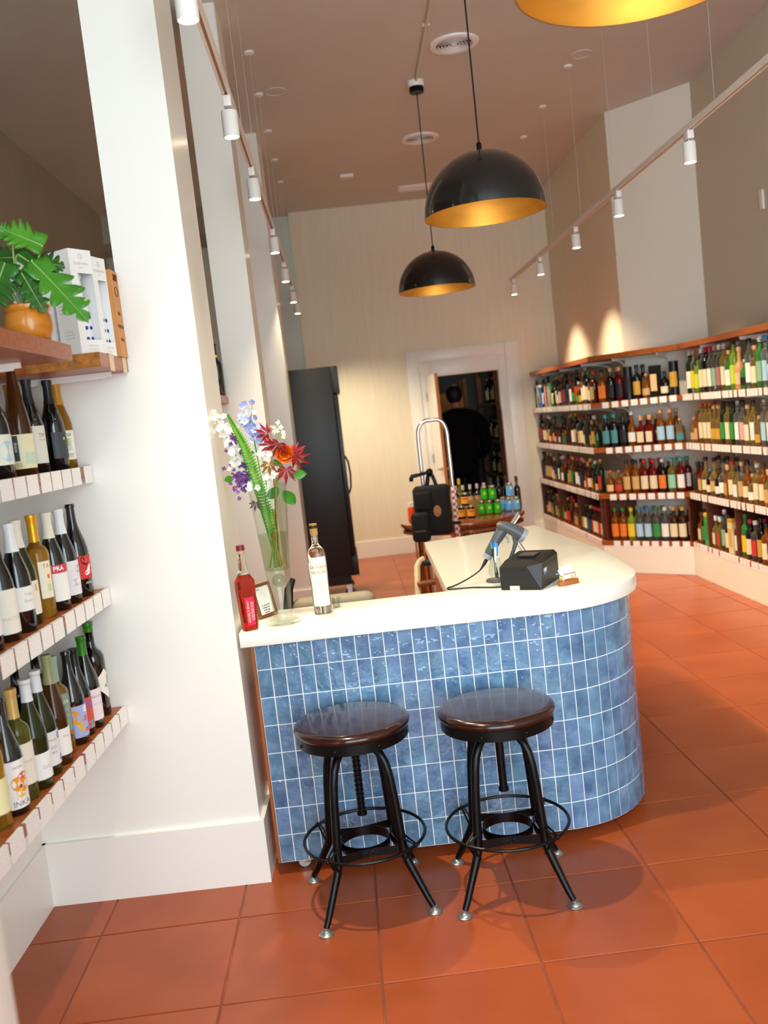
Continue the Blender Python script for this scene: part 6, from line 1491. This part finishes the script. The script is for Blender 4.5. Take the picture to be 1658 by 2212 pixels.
# pendants
M_SHB = mat('black_lacquer_shade', '#0d0c0d', rough=0.2, coat=0.5, bump=0.02, bscale=30)
M_SHG = mat('gold_leaf_inside', '#bd8c3c', rough=0.45, metal=0.85, noise=0.12, nscale=4, stretch=(1, 1, 6))
def pendant(loc, label, rise):
    x, y = loc; ZR = 2.62; R = 0.302
    t = thing('pendant_lamp', label, 'pendant lamp', (x, y, ZR), 0, 'black dome pendant lamps')
    N = 18
    dome = [(R * math.cos(PI / 2 * i / N), 0.30 * math.sin(PI / 2 * i / N)) for i in range(N)]
    MB().lathe([(R - 0.001, 0.0)] + dome + [(0.0, 0.30)], 64).build('lamp_shade', M_SHB, t, ang=70)
    MB().lathe([(R - 0.001, 0.0005)] + [(r - 0.004 if r > 0.01 else 0.0, z) for r, z in [(R * math.cos(PI / 2 * i / N), 0.295 * math.sin(PI / 2 * i / N)) for i in range(N)]] + [(0.0, 0.294)], 64).build('shade_lining', M_SHG, t, ang=70)
    MB().lathe([(0, 0.30), (0.026, 0.30), (0.026, 0.304), (0.013, 0.308), (0.013, 0.335), (0.006, 0.345), (0, 0.345)], 20).build('shade_cap', M_BLACKM, t)
    MB().tube([(0, 0, 0.34), (0, 0, ZC - ZR - 0.03)], 0.0042, 8).build('cord', M_BLACK, t)
    c = MB().lathe([(0, -0.085), (0.052, -0.085), (0.056, -0.08), (0.056, -0.045), (0, -0.045)], 28, c=(0, 0, ZC - ZR)).build('canopy', M_BLACKM, t)
    MB().lathe([(0, -0.045), (0.062, -0.045), (0.064, -0.04), (0.064, 0.0), (0, 0.0)], 28, c=(0, 0, ZC - ZR)).build('canopy_base', M_WHITEP, c)
    MB().lathe([(0, 0.29), (0.02, 0.29), (0.02, 0.215), (0, 0.215)], 16).build('socket', M_BLACKM, t)
    MB().sphere((0, 0, 0.175), 0.042, 16, 10).build('bulb', mat('lit_bulb', '#fff0d8', emit='#ffdca8', estr=2.0), t)
    d = bpy.data.lights.new('pendant_glow', 'POINT'); d.energy = PENDANT_W; d.color = WARM; d.shadow_soft_size = 0.045
    o = bpy.data.objects.new('pendant_glow', d); COL.objects.link(o); o.parent = t; o.location = (0, 0, 0.11)
pendant((1.157, 3.981), 'black dome pendant with gold lining, lowest in view by back door', 0)
pendant((1.204, 1.329), 'black dome pendant with gold lining hanging centrally above the counter return', 0)
pendant((1.262, -1.13), 'black dome pendant nearest the camera, only its gold rim in view', 0)
tag(MB().tube([(1.157, 3.93, ZC - 0.012), (1.204, 1.4, ZC - 0.012)], 0.011, 8).tube([(1.157, 4.03, ZC - 0.012), (1.15, 4.04, ZC - 0.012)], 0.011, 8)
    .box((1.15, 2.95, ZC - 0.016), (1.20, 2.97, ZC - 0.0005)).build('ceiling_conduit', mat('cream_conduit', '#d9cfbc', rough=0.5)), 'thin cream conduit running along the ceiling between pendants', 'conduit')
# round diffusers
def diffuser(x, y, label):
    t = thing('air_diffuser', label, 'vent', (x, y, ZC), 0, 'round ceiling diffusers')
    MB().lathe([(0.176, -0.001), (0.172, -0.012), (0.15, -0.02), (0.128, -0.016), (0.124, -0.001)], 48).build('outer_flange', M_WHITEP, t)
    MB().lathe([(0, -0.0012), (0.126, -0.0012), (0.126, -0.0005), (0, -0.0005)], 32).build('duct_throat', mat('duct_dark', '#2b2723', rough=0.8), t)
    for r in (0.106, 0.083, 0.06, 0.037):
        MB().lathe([(r, -0.004), (r + 0.006, -0.018), (r + 0.009, -0.018), (r + 0.003, -0.003)], 40, closed=True).build('louvre_ring', M_WHITEP, t)
    MB().lathe([(0, -0.02), (0.02, -0.018), (0.022, -0.004), (0, -0.004)], 20).box((-0.124, -0.003, -0.006), (0.124, 0.003, -0.003)).box((-0.003, -0.124, -0.006), (0.003, 0.124, -0.003)).build('louvre_spider', M_WHITEP, t)
diffuser(1.393, 3.326, 'round white ceiling diffuser closest to the camera')
diffuser(1.268, 5.433, 'round white ceiling diffuser farther back, beyond the conduit canopy')
t = thing('ceiling_grille', 'flat rectangular white grille on ceiling by back wall', 'vent', uvw(1.51, 7.2, ZC), TH)
MB().bbox((-0.19, -0.13, -0.012), (0.19, 0.13, -0.0005), r=0.003).build('grille_frame', M_WHITEP, t)
for i in range(7): MB().box((-0.165, -0.1 + i * 0.03, -0.016), (0.165, -0.09 + i * 0.03, -0.011)).build('grille_slat', M_WHITEP, t, smooth=False)
o = MB().bbox((-0.07, -0.045, -0.03), (0.07, 0.045, -0.0005), r=0.004).box((-0.05, -0.046, -0.02), (0.05, -0.0455, -0.012)).build('ceiling_sensor', M_WHITEP, loc=uvw(0.746, 6.393, ZC), rz=TH)
tag(o, 'small white rectangular sensor box on the far ceiling', 'sensor')
for (u, v, lb) in [(0.20, 3.86, 'flush round ceiling speaker beside the pillar-side track'), (2.50, 3.72, 'flush round ceiling speaker above the liquor-side track'), (0.16, 6.3, 'flush round ceiling speaker close to the back wall')]:
    t = thing('ceiling_speaker', lb, 'speaker', uvw(u, v, ZC), TH, 'flush ceiling speakers')
    MB().lathe([(0.085, -0.0005), (0.085, -0.006), (0.078, -0.008), (0.074, -0.005), (0.074, -0.0005)], 36).build('rim', M_CEIL, t)
    MB().lathe([(0, -0.004), (0.074, -0.003), (0.074, -0.0006), (0, -0.0006)], 36).build('grille', M_CEIL, t)
o = MB().bbox((-0.012, -0.03, -0.07), (0.0, 0.03, 0.07), r=0.003).box((-0.0135, -0.02, -0.05), (-0.0118, 0.02, 0.05)).build('wall_sensor', M_WHITEP, loc=uvw(3.66, 3.43, 2.95), rz=TH)
tag(o, 'narrow white sensor plate high on the sage right wall', 'sensor')
